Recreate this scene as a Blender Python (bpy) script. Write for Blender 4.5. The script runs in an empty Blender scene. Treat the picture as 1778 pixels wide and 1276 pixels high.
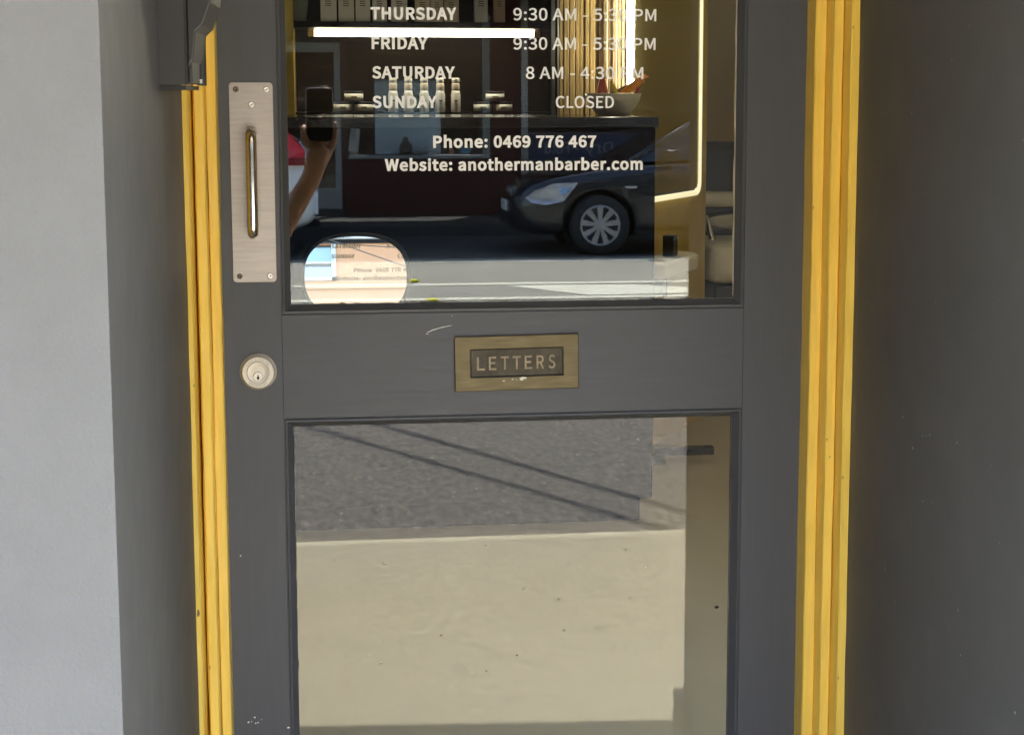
import bpy, bmesh, math, random
from mathutils import Vector, Matrix
random.seed(7)
S = bpy.context.scene
COL = S.collection

# ------------------------------------------------------------------ camera
cam_d = bpy.data.cameras.new('camera'); cam = bpy.data.objects.new('camera', cam_d); COL.objects.link(cam)
cam.matrix_world = Matrix(((0.9904953, 0.01748807, -0.13643028, 0.0),
                           (-0.13754213, 0.13388273, -0.98140592, -2.53),
                           (0.00110277, 0.99084286, 0.13501557, 1.56),
                           (0, 0, 0, 1))) @ Matrix.Rotation(0, 4, 'X')
# columns of the matrix above are right, up, back
m = cam.matrix_world
cam_d.sensor_fit = 'HORIZONTAL'; cam_d.sensor_width = 36.0; cam_d.lens = 61.755
cam_d.shift_x = -0.05118; cam_d.shift_y = -0.03206
cam_d.clip_start = 0.02; cam_d.clip_end = 500
S.camera = cam

# ------------------------------------------------------------------ world, sun, exposure
SUN_DIR = Vector((0.20, -0.44, 0.876)).normalized()
w = bpy.data.worlds.new('World'); S.world = w; w.use_nodes = True
nt = w.node_tree; nt.nodes.clear()
wo = nt.nodes.new('ShaderNodeOutputWorld'); bg = nt.nodes.new('ShaderNodeBackground')
sky = nt.nodes.new('ShaderNodeTexSky'); sky.sky_type = 'NISHITA'; sky.sun_disc = False
sky.sun_elevation = math.asin(SUN_DIR.z); sky.sun_rotation = math.radians(180) - math.atan2(SUN_DIR.x, -SUN_DIR.y)
sky.air_density = 1.0; sky.dust_density = 1.0; sky.ozone_density = 1.0
bg.inputs['Strength'].default_value = 0.15
nt.links.new(sky.outputs[0], bg.inputs[0]); nt.links.new(bg.outputs[0], wo.inputs[0])
sun_d = bpy.data.lights.new('sun', 'SUN'); sun_d.energy = 3.0; sun_d.angle = math.radians(0.5); sun_d.color = (1.0, 0.985, 0.95)
sun = bpy.data.objects.new('sun', sun_d); COL.objects.link(sun)
sun.rotation_euler = (-SUN_DIR).to_track_quat('-Z', 'Y').to_euler(); sun.location = (0, -8, 20)
S.view_settings.view_transform = 'Standard'; S.view_settings.look = 'None'
S.view_settings.exposure = 4.12; S.view_settings.gamma = 1.0; S.view_settings.use_curve_mapping = False
S.render.engine = 'CYCLES'
cy = S.cycles
cy.max_bounces = 12; cy.diffuse_bounces = 6; cy.glossy_bounces = 6; cy.transmission_bounces = 6; cy.transparent_max_bounces = 24
cy.caustics_reflective = False; cy.caustics_refractive = False
cy.sample_clamp_indirect = 6.0
cy.use_adaptive_sampling = False
try:
    cy.use_denoising = True; cy.denoiser = 'OPENIMAGEDENOISE'; cy.denoising_input_passes = 'RGB_ALBEDO_NORMAL'
except Exception: pass

# ------------------------------------------------------------------ materials
MATS = {}
def mat(name, col, rough=0.5, metal=0.0, var=0.0, vs=6.0, bump=0.0, bs=80.0, stretch=(1, 1, 1), spec=0.5,
        emit=None, estr=0.0, speck=0.0, speck_col=(0.02, 0.02, 0.02), ss=300.0, coat=0.0, rvar=0.0, col2=None, detail=6.0, bdist=0.002):
    if name in MATS: return MATS[name]
    M = bpy.data.materials.new(name); M.use_nodes = True
    n = M.node_tree.nodes; l = M.node_tree.links
    b = n['Principled BSDF']
    b.inputs['Base Color'].default_value = (*col, 1); b.inputs['Roughness'].default_value = rough
    b.inputs['Metallic'].default_value = metal; b.inputs['Specular IOR Level'].default_value = spec
    b.inputs['Coat Weight'].default_value = coat
    if emit: b.inputs['Emission Color'].default_value = (*emit, 1); b.inputs['Emission Strength'].default_value = estr
    tc = n.new('ShaderNodeTexCoord'); mp = n.new('ShaderNodeMapping'); mp.inputs['Scale'].default_value = stretch
    l.new(tc.outputs['Object'], mp.inputs['Vector'])
    def noise(scale, det=detail, r=0.6):
        t = n.new('ShaderNodeTexNoise'); t.inputs['Scale'].default_value = scale; t.inputs['Detail'].default_value = det
        t.inputs['Roughness'].default_value = r; l.new(mp.outputs[0], t.inputs['Vector']); return t
    src = None
    if var > 0 or col2:
        t = noise(vs); r = n.new('ShaderNodeValToRGB')
        c1 = tuple(max(0, c * (1 - var)) for c in col); c2 = col2 or tuple(min(1, c * (1 + var)) for c in col)
        r.color_ramp.elements[0].position = 0.3; r.color_ramp.elements[1].position = 0.7
        r.color_ramp.elements[0].color = (*c1, 1); r.color_ramp.elements[1].color = (*c2, 1)
        l.new(t.outputs['Fac'], r.inputs[0]); src = r.outputs[0]
    if speck > 0:
        t = noise(ss, 2.0); r = n.new('ShaderNodeValToRGB')
        r.color_ramp.elements[0].position = 0.62; r.color_ramp.elements[1].position = 0.72
        mx = n.new('ShaderNodeMix'); mx.data_type = 'RGBA'
        l.new(t.outputs['Fac'], r.inputs[0])
        ml = n.new('ShaderNodeMath'); ml.operation = 'MULTIPLY'; ml.inputs[1].default_value = speck
        l.new(r.outputs[0], ml.inputs[0]); l.new(ml.outputs[0], mx.inputs[0])
        if src: l.new(src, mx.inputs[6])
        else: mx.inputs[6].default_value = (*col, 1)
        mx.inputs[7].default_value = (*speck_col, 1); src = mx.outputs[2]
    if src: l.new(src, b.inputs['Base Color'])
    if rvar > 0:
        t = noise(vs * 1.7); mr = n.new('ShaderNodeMapRange')
        mr.inputs[3].default_value = max(0.02, rough - rvar); mr.inputs[4].default_value = min(1, rough + rvar)
        mr.inputs[1].default_value = 0.3; mr.inputs[2].default_value = 0.7
        l.new(t.outputs['Fac'], mr.inputs[0]); l.new(mr.outputs[0], b.inputs['Roughness'])
    if bump > 0:
        t = noise(bs, 4.0); bp = n.new('ShaderNodeBump'); bp.inputs['Strength'].default_value = bump; bp.inputs['Distance'].default_value = bdist
        l.new(t.outputs['Fac'], bp.inputs['Height']); l.new(bp.outputs[0], b.inputs['Normal'])
    MATS[name] = M; return M

def glass_mat(name, tint, f0=0.0335):
    if name in MATS: return MATS[name]
    M = bpy.data.materials.new(name); M.use_nodes = True
    n = M.node_tree.nodes; l = M.node_tree.links; n.clear()
    out = n.new('ShaderNodeOutputMaterial'); mix = n.new('ShaderNodeMixShader')
    tr = n.new('ShaderNodeBsdfTransparent'); tr.inputs[0].default_value = (*tint, 1)
    gl = n.new('ShaderNodeBsdfGlossy'); gl.inputs['Roughness'].default_value = 0.0; gl.inputs['Color'].default_value = (1, 1, 1, 1)
    ge = n.new('ShaderNodeNewGeometry'); dt = n.new('ShaderNodeVectorMath'); dt.operation = 'DOT_PRODUCT'
    l.new(ge.outputs['Incoming'], dt.inputs[0]); l.new(ge.outputs['Normal'], dt.inputs[1])
    def mth(op, a, b=None):
        q = n.new('ShaderNodeMath'); q.operation = op
        for i, v in enumerate((a, b)):
            if v is None: continue
            if isinstance(v, (int, float)): q.inputs[i].default_value = v
            else: l.new(v, q.inputs[i])
        return q.outputs[0]
    c = mth('ABSOLUTE', dt.outputs['Value'])
    p = mth('POWER', mth('SUBTRACT', 1.0, c), 5.0)
    fr = mth('ADD', mth('MULTIPLY', p, 1 - f0), f0)
    l.new(fr, mix.inputs[0]); l.new(tr.outputs[0], mix.inputs[1]); l.new(gl.outputs[0], mix.inputs[2])
    l.new(mix.outputs[0], out.inputs[0]); MATS[name] = M; return M

# ------------------------------------------------------------------ object helpers
def link(name, bm, material, parent=None, smooth=False):
    me = bpy.data.meshes.new(name); bm.normal_update(); bm.to_mesh(me); bm.free()
    if material: me.materials.append(material)
    if smooth:
        for p in me.polygons: p.use_smooth = True
    o = bpy.data.objects.new(name, me); COL.objects.link(o)
    if parent: o.parent = parent
    return o
def tag(o, label=None, cat=None, group=None, kind=None):
    if label: o['label'] = label
    if cat: o['category'] = cat
    if group: o['group'] = group
    if kind: o['kind'] = kind
    return o
def thing(name, label, cat, loc=(0, 0, 0), group=None):
    o = bpy.data.objects.new(name, None); COL.objects.link(o); o.location = loc; o.empty_display_size = 0.1
    return tag(o, label, cat, group)
def B():
    return bmesh.new()
def box(bm, x0, x1, y0, y1, z0, z1, bev=0.0, seg=2, rot=None, off=(0, 0, 0)):
    r = bmesh.ops.create_cube(bm, size=1.0); vs = r['verts']
    for v in vs:
        v.co = Vector(((x0 + x1) / 2 + v.co.x * (x1 - x0), (y0 + y1) / 2 + v.co.y * (y1 - y0), (z0 + z1) / 2 + v.co.z * (z1 - z0)))
    if bev > 0:
        es = list({e for v in vs for e in v.link_edges})
        rr = bmesh.ops.bevel(bm, geom=es, offset=bev, segments=seg, profile=0.5, affect='EDGES')
        vs = list({v for f in rr['faces'] for v in f.verts} | {v for v in vs if v.is_valid})
    if rot is not None:
        bmesh.ops.transform(bm, matrix=rot, verts=[v for v in vs if v.is_valid])
    return vs
def boxo(name, x0, x1, y0, y1, z0, z1, material, parent=None, bev=0.0, kind=None, seg=2):
    bm = B(); box(bm, x0, x1, y0, y1, z0, z1, bev, seg); o = link(name, bm, material, parent)
    if kind: o['kind'] = kind
    return o
def tube(bm, pts, rad, seg=12, caps=True):
    pts = [Vector(p) for p in pts]; n = len(pts)
    rs = rad if isinstance(rad, (list, tuple)) else [rad] * n
    up = None; rings = []
    for i, p in enumerate(pts):
        t = ((pts[min(i + 1, n - 1)] - pts[max(i - 1, 0)])).normalized()
        if up is None:
            up = t.orthogonal().normalized()
        up = (up - t * up.dot(t)).normalized(); bi = t.cross(up)
        rings.append([bm.verts.new(p + (up * math.cos(2 * math.pi * k / seg) + bi * math.sin(2 * math.pi * k / seg)) * rs[i]) for k in range(seg)])
    for a, b in zip(rings, rings[1:]):
        for k in range(seg):
            bm.faces.new((a[k], a[(k + 1) % seg], b[(k + 1) % seg], b[k]))
    if caps:
        bm.faces.new(rings[0][::-1]); bm.faces.new(rings[-1])
def lathe(bm, prof, c=(0, 0, 0), axis='Z', seg=32):
    c = Vector(c); rings = []
    for r, h in prof:
        ring = []
        for k in range(seg):
            a = 2 * math.pi * k / seg
            if axis == 'Z': v = Vector((r * math.cos(a), r * math.sin(a), h))
            else: v = Vector((r * math.cos(a), h, r * math.sin(a)))
            ring.append(bm.verts.new(c + v))
        rings.append(ring)
    for a, b in zip(rings, rings[1:]):
        for k in range(seg):
            bm.faces.new((a[k], a[(k + 1) % seg], b[(k + 1) % seg], b[k]))
    bm.faces.new(rings[0][::-1]); bm.faces.new(rings[-1])
    bmesh.ops.recalc_face_normals(bm, faces=bm.faces[:])
def prism(bm, poly, y0, y1, axis='Y'):
    """closed polygon extruded along an axis; poly is (x,z) for Y, (x,y) for Z, (y,z) for X"""
    def mk(p, h):
        if axis == 'Y': return Vector((p[0], h, p[1]))
        if axis == 'Z': return Vector((p[0], p[1], h))
        return Vector((h, p[0], p[1]))
    a = [bm.verts.new(mk(p, y0)) for p in poly]; b = [bm.verts.new(mk(p, y1)) for p in poly]
    n = len(poly); fs = []
    for i in range(n):
        fs.append(bm.faces.new((a[i], a[(i + 1) % n], b[(i + 1) % n], b[i])))
    fs.append(bm.faces.new(a[::-1])); fs.append(bm.faces.new(b))
    bmesh.ops.recalc_face_normals(bm, faces=bm.faces[:])
def rrect(x0, x1, z0, z1, r, n=5):
    pts = []
    for cx, cz, a0 in ((x1 - r, z1 - r, 0), (x0 + r, z1 - r, 90), (x0 + r, z0 + r, 180), (x1 - r, z0 + r, 270)):
        for k in range(n + 1):
            a = math.radians(a0 + 90 * k / n); pts.append((cx + r * math.cos(a), cz + r * math.sin(a)))
    return pts
def slabpoly(name, pts, z0, z1, material, parent=None, kind=None):
    bm = B(); prism(bm, pts, z0, z1, 'Z'); o = link(name, bm, material, parent)
    if kind: o['kind'] = kind
    return o
def loft(bm, secs, cap=True):
    """secs: list of closed rings (lists of points) with the same count"""
    rings = [[bm.verts.new(Vector(p)) for p in s] for s in secs]; n = len(rings[0])
    for a, b in zip(rings, rings[1:]):
        for k in range(n):
            try: bm.faces.new((a[k], a[(k + 1) % n], b[(k + 1) % n], b[k]))
            except ValueError: pass
    if cap:
        bm.faces.new(rings[0][::-1]); bm.faces.new(rings[-1])
    bmesh.ops.recalc_face_normals(bm, faces=bm.faces[:])

# lettering: humanist sans outlines, advance and closed polylines per character (units: capital = 513)
GLYPH = {' ':(157,[]),'-':(243,[[32,172,211,172,211,221,32,221]]),'.':(195,[[97,-9,112,-7,124,0,135,10,141,23,144,39,141,56,135,69,124,79,112,86,97,88,83,86,70,79,60,69,53,56,51,39,53,23,60,10,70,0,83,-7]]),'0':(389,[[195,-9,249,2,293,33,326,87,347,162,354,258,347,354,326,428,293,481,249,512,195,522,140,512,96,481,63,428,42,354,35,258,42,162,63,87,96,33,140,2],[195,43,162,51,135,75,114,117,101,178,97,258,101,338,114,398,135,440,162,464,195,472,227,464,254,440,275,398,288,338,293,258,288,178,275,117,254,75,227,51]]),'3':(389,[[184,-9,237,-3,282,16,318,46,341,87,349,137,344,177,329,209,305,236,275,255,241,268,241,271,271,285,297,305,316,329,328,359,332,394,325,439,304,474,272,501,231,517,182,522,148,519,117,511,89,498,63,481,39,461,74,421,92,437,112,451,133,462,156,468,180,471,210,467,234,456,252,439,263,417,267,389,262,358,247,331,221,310,180,296,125,291,125,242,187,238,232,224,262,203,279,174,284,139,279,107,265,80,243,61,214,48,180,44,147,47,119,56,94,69,72,85,53,103,20,62,43,40,70,21,102,5,140,-5]]),'4':(389,[[238,0,298,0,298,141,367,141,367,193,298,193,298,513,228,513,14,183,14,141,238,141],[238,193,81,193,197,368,206,383,215,398,223,413,231,428,239,443,242,443,241,426,240,407,239,386,238,367,238,350]]),'5':(389,[[183,-9,234,-2,280,20,317,56,342,105,352,167,344,227,321,273,288,306,245,324,197,331,179,330,163,327,148,323,134,317,120,310,133,459,326,459,326,513,77,513,60,274,95,252,111,263,127,271,144,277,161,281,180,282,216,277,245,262,268,238,282,206,286,165,281,124,266,90,242,65,212,50,177,44,144,47,115,56,91,68,70,84,51,101,19,59,42,39,69,20,101,5,139,-5]]),'6':(389,[[211,-9,257,-1,297,21,330,56,351,102,359,158,352,216,333,261,303,293,264,312,216,319,191,316,167,308,142,295,120,278,99,257,107,340,127,401,155,441,191,463,232,470,250,468,268,463,285,455,300,444,313,431,349,470,331,487,310,502,286,513,259,520,229,522,171,513,119,483,77,430,49,351,39,245,48,154,71,82,108,32,155,1],[101,206,122,231,143,249,165,262,185,269,205,271,239,266,265,251,283,227,294,196,298,158,293,119,281,86,263,62,239,47,211,41,175,48,146,69,124,102,109,148]]),'7':(389,[[139,0,205,0,213,112,227,210,253,299,295,386,356,475,356,513,34,513,34,459,284,459,231,376,192,293,165,205,148,109]]),'8':(389,[[196,-9,250,-2,294,16,328,45,349,81,356,123,352,162,339,194,320,220,296,241,270,258,270,262,289,279,307,300,323,326,334,355,338,386,332,430,314,468,285,496,246,515,197,521,152,515,113,498,83,470,64,434,57,391,60,360,70,333,86,310,105,289,126,272,126,270,98,252,73,228,52,200,37,166,32,127,40,83,62,45,97,16,142,-2],[231,279,196,294,164,311,138,332,121,358,115,391,119,418,130,441,147,459,170,470,197,473,227,469,251,456,269,436,280,411,284,382,281,360,275,338,264,318,250,298],[197,39,162,43,132,56,109,76,94,102,89,133,92,161,102,187,117,211,136,232,160,249,202,232,239,213,269,190,288,162,296,125,291,97,278,73,257,54,230,43]]),'9':(389,[[165,-9,221,1,272,32,313,88,341,169,351,279,342,367,318,435,281,484,234,513,178,522,132,515,92,493,60,458,38,412,31,356,37,298,56,253,86,221,125,201,172,195,198,198,223,206,248,219,270,236,291,257,282,174,262,113,235,73,201,51,162,44,143,46,124,51,106,59,90,70,76,83,41,43,59,26,81,12,105,1,133,-7],[290,311,269,285,247,266,225,252,204,245,183,242,150,248,124,262,106,286,95,318,91,356,95,395,108,427,126,452,150,467,179,473,214,466,244,446,266,414,282,368]]),':':(195,[[97,273,112,275,124,282,135,292,141,306,144,322,141,338,135,352,124,362,112,369,97,371,83,369,70,362,60,352,53,338,51,322,53,306,60,292,70,282,83,275],[97,-9,112,-7,124,0,135,10,141,23,144,39,141,56,135,69,124,79,112,86,97,88,83,86,70,79,60,69,53,56,51,39,53,23,60,10,70,0,83,-7]]),'A':(426,[[3,0,68,0,118,157,305,157,354,0,423,0,249,513,176,513],[134,208,159,287,170,322,180,356,190,390,200,425,210,461,213,461,223,425,233,391,243,356,254,322,265,287,289,208]]),'C':(447,[[264,-9,302,-6,337,3,368,18,396,39,422,64,386,106,366,86,344,70,320,58,295,50,267,48,213,57,168,85,135,128,114,187,107,258,115,329,136,387,170,430,215,456,269,466,294,463,317,457,338,447,357,433,374,417,409,459,389,479,365,496,336,510,304,519,268,522,195,511,132,477,83,422,52,348,41,256,52,165,82,91,130,36,192,2]]),'D':(482,[[71,0,202,0,286,11,353,44,401,97,430,169,440,258,430,348,401,419,352,471,285,503,199,513,71,513],[135,53,135,461,193,461,259,452,309,427,345,386,367,329,374,258,367,187,345,130,309,88,259,62,193,53]]),'E':(412,[[71,0,374,0,374,55,135,55,135,242,330,242,330,298,135,298,135,459,366,459,366,513,71,513]]),'F':(387,[[71,0,135,0,135,230,331,230,331,285,135,285,135,459,366,459,366,513,71,513]]),'H':(510,[[71,0,135,0,135,242,375,242,375,0,440,0,440,513,375,513,375,298,135,298,135,513,71,513]]),'I':(205,[[71,0,135,0,135,513,71,513]]),'K':(452,[[71,0,135,0,135,162,223,268,377,0,450,0,264,319,425,513,352,513,137,256,135,256,135,513,71,513]]),'L':(380,[[71,0,360,0,360,55,135,55,135,513,71,513]]),'M':(569,[[71,0,129,0,129,284,128,313,127,344,125,376,123,407,120,436,123,436,165,319,262,52,305,52,402,319,443,436,446,436,444,407,442,376,440,344,438,313,438,284,438,0,498,0,498,513,420,513,322,239,315,218,308,196,301,175,294,153,286,132,284,132,276,153,269,175,262,196,254,218,246,239,148,513,71,513]]),'N':(506,[[71,0,132,0,132,270,131,302,130,334,128,367,126,399,124,430,127,430,182,324,369,0,436,0,436,513,374,513,374,246,374,214,376,181,378,148,380,115,383,84,380,84,324,190,137,513,71,513]]),'O':(520,[[260,-9,332,3,393,38,439,93,469,167,479,258,469,349,439,422,393,477,332,511,260,522,188,511,127,477,81,422,51,349,41,258,51,167,81,93,127,38,188,3],[260,48,208,57,166,85,134,129,114,187,107,258,114,329,134,387,166,430,208,456,260,466,311,456,353,430,385,387,405,329,412,258,405,187,385,129,353,85,311,57]]),'P':(443,[[71,0,135,0,135,204,220,204,283,211,335,229,375,260,400,305,409,363,400,421,374,464,334,493,281,508,217,513,71,513],[135,257,135,461,209,461,258,458,296,448,323,430,339,402,345,363,339,324,324,294,297,273,260,261,211,257]]),'R':(445,[[135,270,135,461,221,461,265,458,300,448,325,431,341,405,346,370,341,334,325,305,300,285,265,274,221,270],[352,0,425,0,295,225,333,239,365,260,390,289,405,325,410,370,402,426,377,466,339,493,290,509,231,513,71,513,71,0,135,0,135,218,228,218]]),'S':(417,[[213,-9,272,-2,321,19,357,50,379,90,387,137,382,178,367,210,344,236,315,257,282,274,209,305,184,316,161,328,142,344,128,365,123,391,128,417,140,437,160,453,187,462,219,466,247,464,272,457,295,448,316,434,336,418,370,459,346,480,319,498,288,511,255,519,219,522,167,516,122,497,88,469,65,431,57,387,64,346,80,314,104,288,133,269,162,255,235,223,263,210,287,196,305,180,317,159,321,131,317,103,303,80,281,63,251,52,214,48,182,51,151,59,122,72,96,90,72,111,34,67,62,41,95,20,131,4,171,-6]]),'T':(419,[[177,0,242,0,242,459,398,459,398,513,22,513,22,459,177,459]]),'U':(505,[[253,-9,312,-2,363,21,402,63,428,125,437,211,437,513,375,513,375,210,368,146,351,100,325,69,292,53,253,48,215,53,182,69,156,100,139,146,133,210,133,513,69,513,69,211,78,125,103,63,143,21,193,-2]]),'W':(615,[[127,0,204,0,280,310,285,334,291,357,296,380,301,403,306,426,309,426,314,403,319,380,324,357,329,334,334,310,412,0,490,0,596,513,534,513,479,234,473,201,468,167,462,134,457,101,451,67,447,67,439,101,432,134,425,168,418,201,410,234,339,513,279,513,209,234,201,201,194,167,186,134,179,101,172,67,169,67,163,101,157,134,151,167,145,201,139,234,85,513,18,513]]),'Y':(372,[[153,0,218,0,218,199,373,513,305,513,239,368,230,346,220,323,209,301,199,278,188,256,185,256,174,278,164,301,154,323,144,346,134,368,68,513,-1,513,153,199]]),'a':(394,[[152,-9,180,-6,206,1,231,13,255,28,278,46,280,46,286,0,338,0,338,234,333,286,319,330,293,362,256,383,207,390,171,387,137,379,107,368,80,354,57,340,82,296,101,308,122,319,146,328,170,335,196,337,228,332,251,317,265,296,272,270,275,241,188,227,123,207,77,179,50,144,41,99,47,61,62,31,85,9,116,-4],[170,43,149,45,130,51,116,63,106,80,103,103,108,130,126,153,159,172,207,187,275,198,275,92,253,75,232,61,212,51,191,45]]),'b':(433,[[232,-9,282,0,327,26,364,68,388,125,397,196,391,261,372,315,341,356,299,381,246,390,220,387,195,380,171,368,148,354,126,337,129,405,129,557,64,557,64,0,116,0,121,39,124,39,144,23,166,9,188,-1,210,-7],[221,45,205,46,187,50,168,58,149,69,129,84,129,284,150,303,171,317,191,328,211,334,230,336,268,330,297,311,316,282,327,243,331,195,325,144,310,102,287,71,257,51]]),'c':(357,[[214,-9,241,-7,267,-1,292,9,316,22,338,39,310,82,294,70,278,60,260,51,240,46,220,44,181,51,148,70,123,101,108,141,102,190,108,239,124,279,150,310,183,329,222,336,239,335,255,330,270,323,284,314,298,303,330,345,313,359,294,371,272,381,247,388,219,390,163,381,112,356,73,315,46,259,36,190,45,121,70,65,108,25,157,-1]]),'d':(434,[[194,-9,221,-6,246,1,269,13,291,28,310,45,312,45,317,0,370,0,370,557,305,557,305,411,309,346,289,361,269,373,249,382,227,388,202,390,151,381,106,355,70,314,46,258,37,190,44,120,65,65,98,24,141,-1],[208,45,172,51,142,70,121,100,107,140,103,190,109,239,124,279,148,310,178,329,213,336,232,335,250,330,268,323,287,311,305,296,305,97,286,78,268,63,248,53,229,47]]),'e':(388,[[218,-9,248,-7,275,-2,300,6,322,17,343,29,321,72,303,62,285,53,267,47,247,43,225,42,185,48,151,65,125,93,107,130,99,175,356,175,359,211,352,272,333,321,302,358,260,382,207,390,156,381,109,355,71,314,46,258,36,190,46,121,71,66,111,25,161,0],[99,221,108,262,125,295,148,319,177,334,208,339,241,334,267,319,286,296,298,262,303,221]]),'h':(425,[[64,0,129,0,129,276,150,297,170,313,190,325,210,332,232,334,259,330,280,319,294,299,302,270,305,232,305,0,368,0,368,241,364,294,350,335,328,365,295,384,252,390,222,387,195,378,171,364,148,346,126,326,129,405,129,557,64,557]]),'i':(193,[[64,0,129,0,129,380,64,380],[97,459,111,461,123,466,132,475,137,487,139,501,137,515,132,527,123,535,111,541,97,543,83,541,71,535,62,527,57,515,55,501,57,487,62,475,71,466,83,461]]),'l':(199,[[132,-9,141,-9,150,-8,157,-7,163,-5,169,-4,160,46,146,44,141,45,136,48,132,53,130,61,129,71,129,557,64,557,64,76,67,46,74,23,87,5,106,-5]]),'m':(648,[[64,0,129,0,129,276,149,297,169,313,188,325,206,332,224,334,250,330,270,319,284,299,292,270,295,232,295,0,359,0,359,276,379,297,399,313,418,325,437,332,454,334,480,330,500,319,514,299,522,270,525,232,525,0,589,0,589,241,584,294,571,335,548,365,516,384,474,390,447,387,421,377,396,361,372,341,348,317,337,342,321,362,301,377,275,387,243,390,216,387,191,378,168,364,145,346,125,325,123,325,117,380,64,380]]),'n':(427,[[64,0,129,0,129,276,150,297,170,313,190,325,210,332,232,334,259,330,280,319,294,299,302,270,305,232,305,0,368,0,368,241,364,294,350,335,328,365,295,384,252,390,222,387,195,378,170,364,147,346,125,325,123,325,117,380,64,380]]),'o':(424,[[212,-9,266,-1,314,25,353,65,379,121,388,190,379,259,353,315,314,356,266,381,212,390,158,381,110,356,71,315,46,259,36,190,46,121,71,65,110,25,158,-1],[212,44,175,51,145,70,122,101,107,141,102,190,107,239,122,279,145,310,175,329,212,336,249,329,280,310,303,279,318,239,323,190,318,141,303,101,280,70,249,51]]),'r':(272,[[64,0,129,0,129,244,145,278,164,303,184,320,205,330,224,333,233,332,240,332,247,330,254,329,261,326,273,382,266,385,259,387,251,389,242,390,232,390,208,386,184,376,162,360,142,338,125,311,123,311,117,380,64,380]]),'s':(328,[[164,-9,213,-3,251,13,279,37,296,68,302,104,295,141,277,169,251,190,220,206,186,219,161,229,139,239,121,251,109,266,104,285,107,302,115,317,129,330,149,337,175,340,194,339,212,334,229,327,246,317,261,307,292,347,273,360,252,372,228,382,202,388,174,390,129,385,92,369,66,346,49,317,43,282,50,248,67,221,92,201,122,185,154,172,179,163,203,151,222,138,236,121,241,100,238,81,229,65,214,52,193,44,166,41,140,43,116,49,94,58,73,71,53,86,22,43,46,26,72,12,101,1,132,-7]]),'t':(264,[[183,-9,198,-8,212,-6,227,-3,241,1,254,5,242,53,234,50,225,47,216,45,207,43,198,43,175,46,158,55,147,70,141,90,139,116,139,328,243,328,243,380,139,380,139,487,86,487,79,380,19,377,19,328,76,328,76,118,79,75,90,40,111,14,141,-3]]),'y':(365,[[71,-164,112,-157,146,-139,173,-111,195,-74,213,-32,356,380,293,380,225,169,194,62,190,62,183,83,175,105,167,127,160,149,153,169,76,380,9,380,162,-1,153,-29,142,-56,129,-79,112,-96,92,-107,68,-111,62,-111,55,-110,49,-108,44,-107,39,-105,26,-156,33,-159,42,-161,51,-163,60,-164]])}
_a = GLYPH['H'][1][0]
_TURN = 1 if sum(_a[k] * _a[(k + 3) % len(_a)] - _a[(k + 2) % len(_a)] * _a[k + 1] for k in range(0, len(_a), 2)) > 0 else -1
def embolden(pts, d):
    """moves every edge of a closed outline outwards by d and joins neighbours again; edges that vanish are dropped"""
    pts = [p for k, p in enumerate(pts) if math.dist(p, pts[k - 1]) > 0.5]
    E = []
    for k, a in enumerate(pts):
        b = pts[(k + 1) % len(pts)]; L = math.dist(a, b); u = ((b[0] - a[0]) / L, (b[1] - a[1]) / L)
        n = (u[1] * _TURN, -u[0] * _TURN); E.append(((a[0] + n[0] * d, a[1] + n[1] * d), u, n))
    def meet(e, f):
        c = e[1][0] * f[1][1] - e[1][1] * f[1][0]
        if abs(c) < 0.02:
            s_ = (f[0][0] - e[0][0]) * e[1][0] + (f[0][1] - e[0][1]) * e[1][1]
            return (e[0][0] + e[1][0] * s_, e[0][1] + e[1][1] * s_)
        s_ = ((f[0][0] - e[0][0]) * f[1][1] - (f[0][1] - e[0][1]) * f[1][0]) / c
        return (e[0][0] + e[1][0] * s_, e[0][1] + e[1][1] * s_)
    for _ in range(12):
        n = len(E); V = [meet(E[k - 1], E[k]) for k in range(n)]
        bad = [k for k in range(n) if (V[(k + 1) % n][0] - V[k][0]) * E[k][1][0] + (V[(k + 1) % n][1] - V[k][1]) * E[k][1][1] < 0]
        if not bad or n - len(bad) < 3: break
        kill = set(); 
        for k in bad:
            if (k - 1) % n not in kill: kill.add(k)
        E = [e for k, e in enumerate(E) if k not in kill]
    return V
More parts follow.
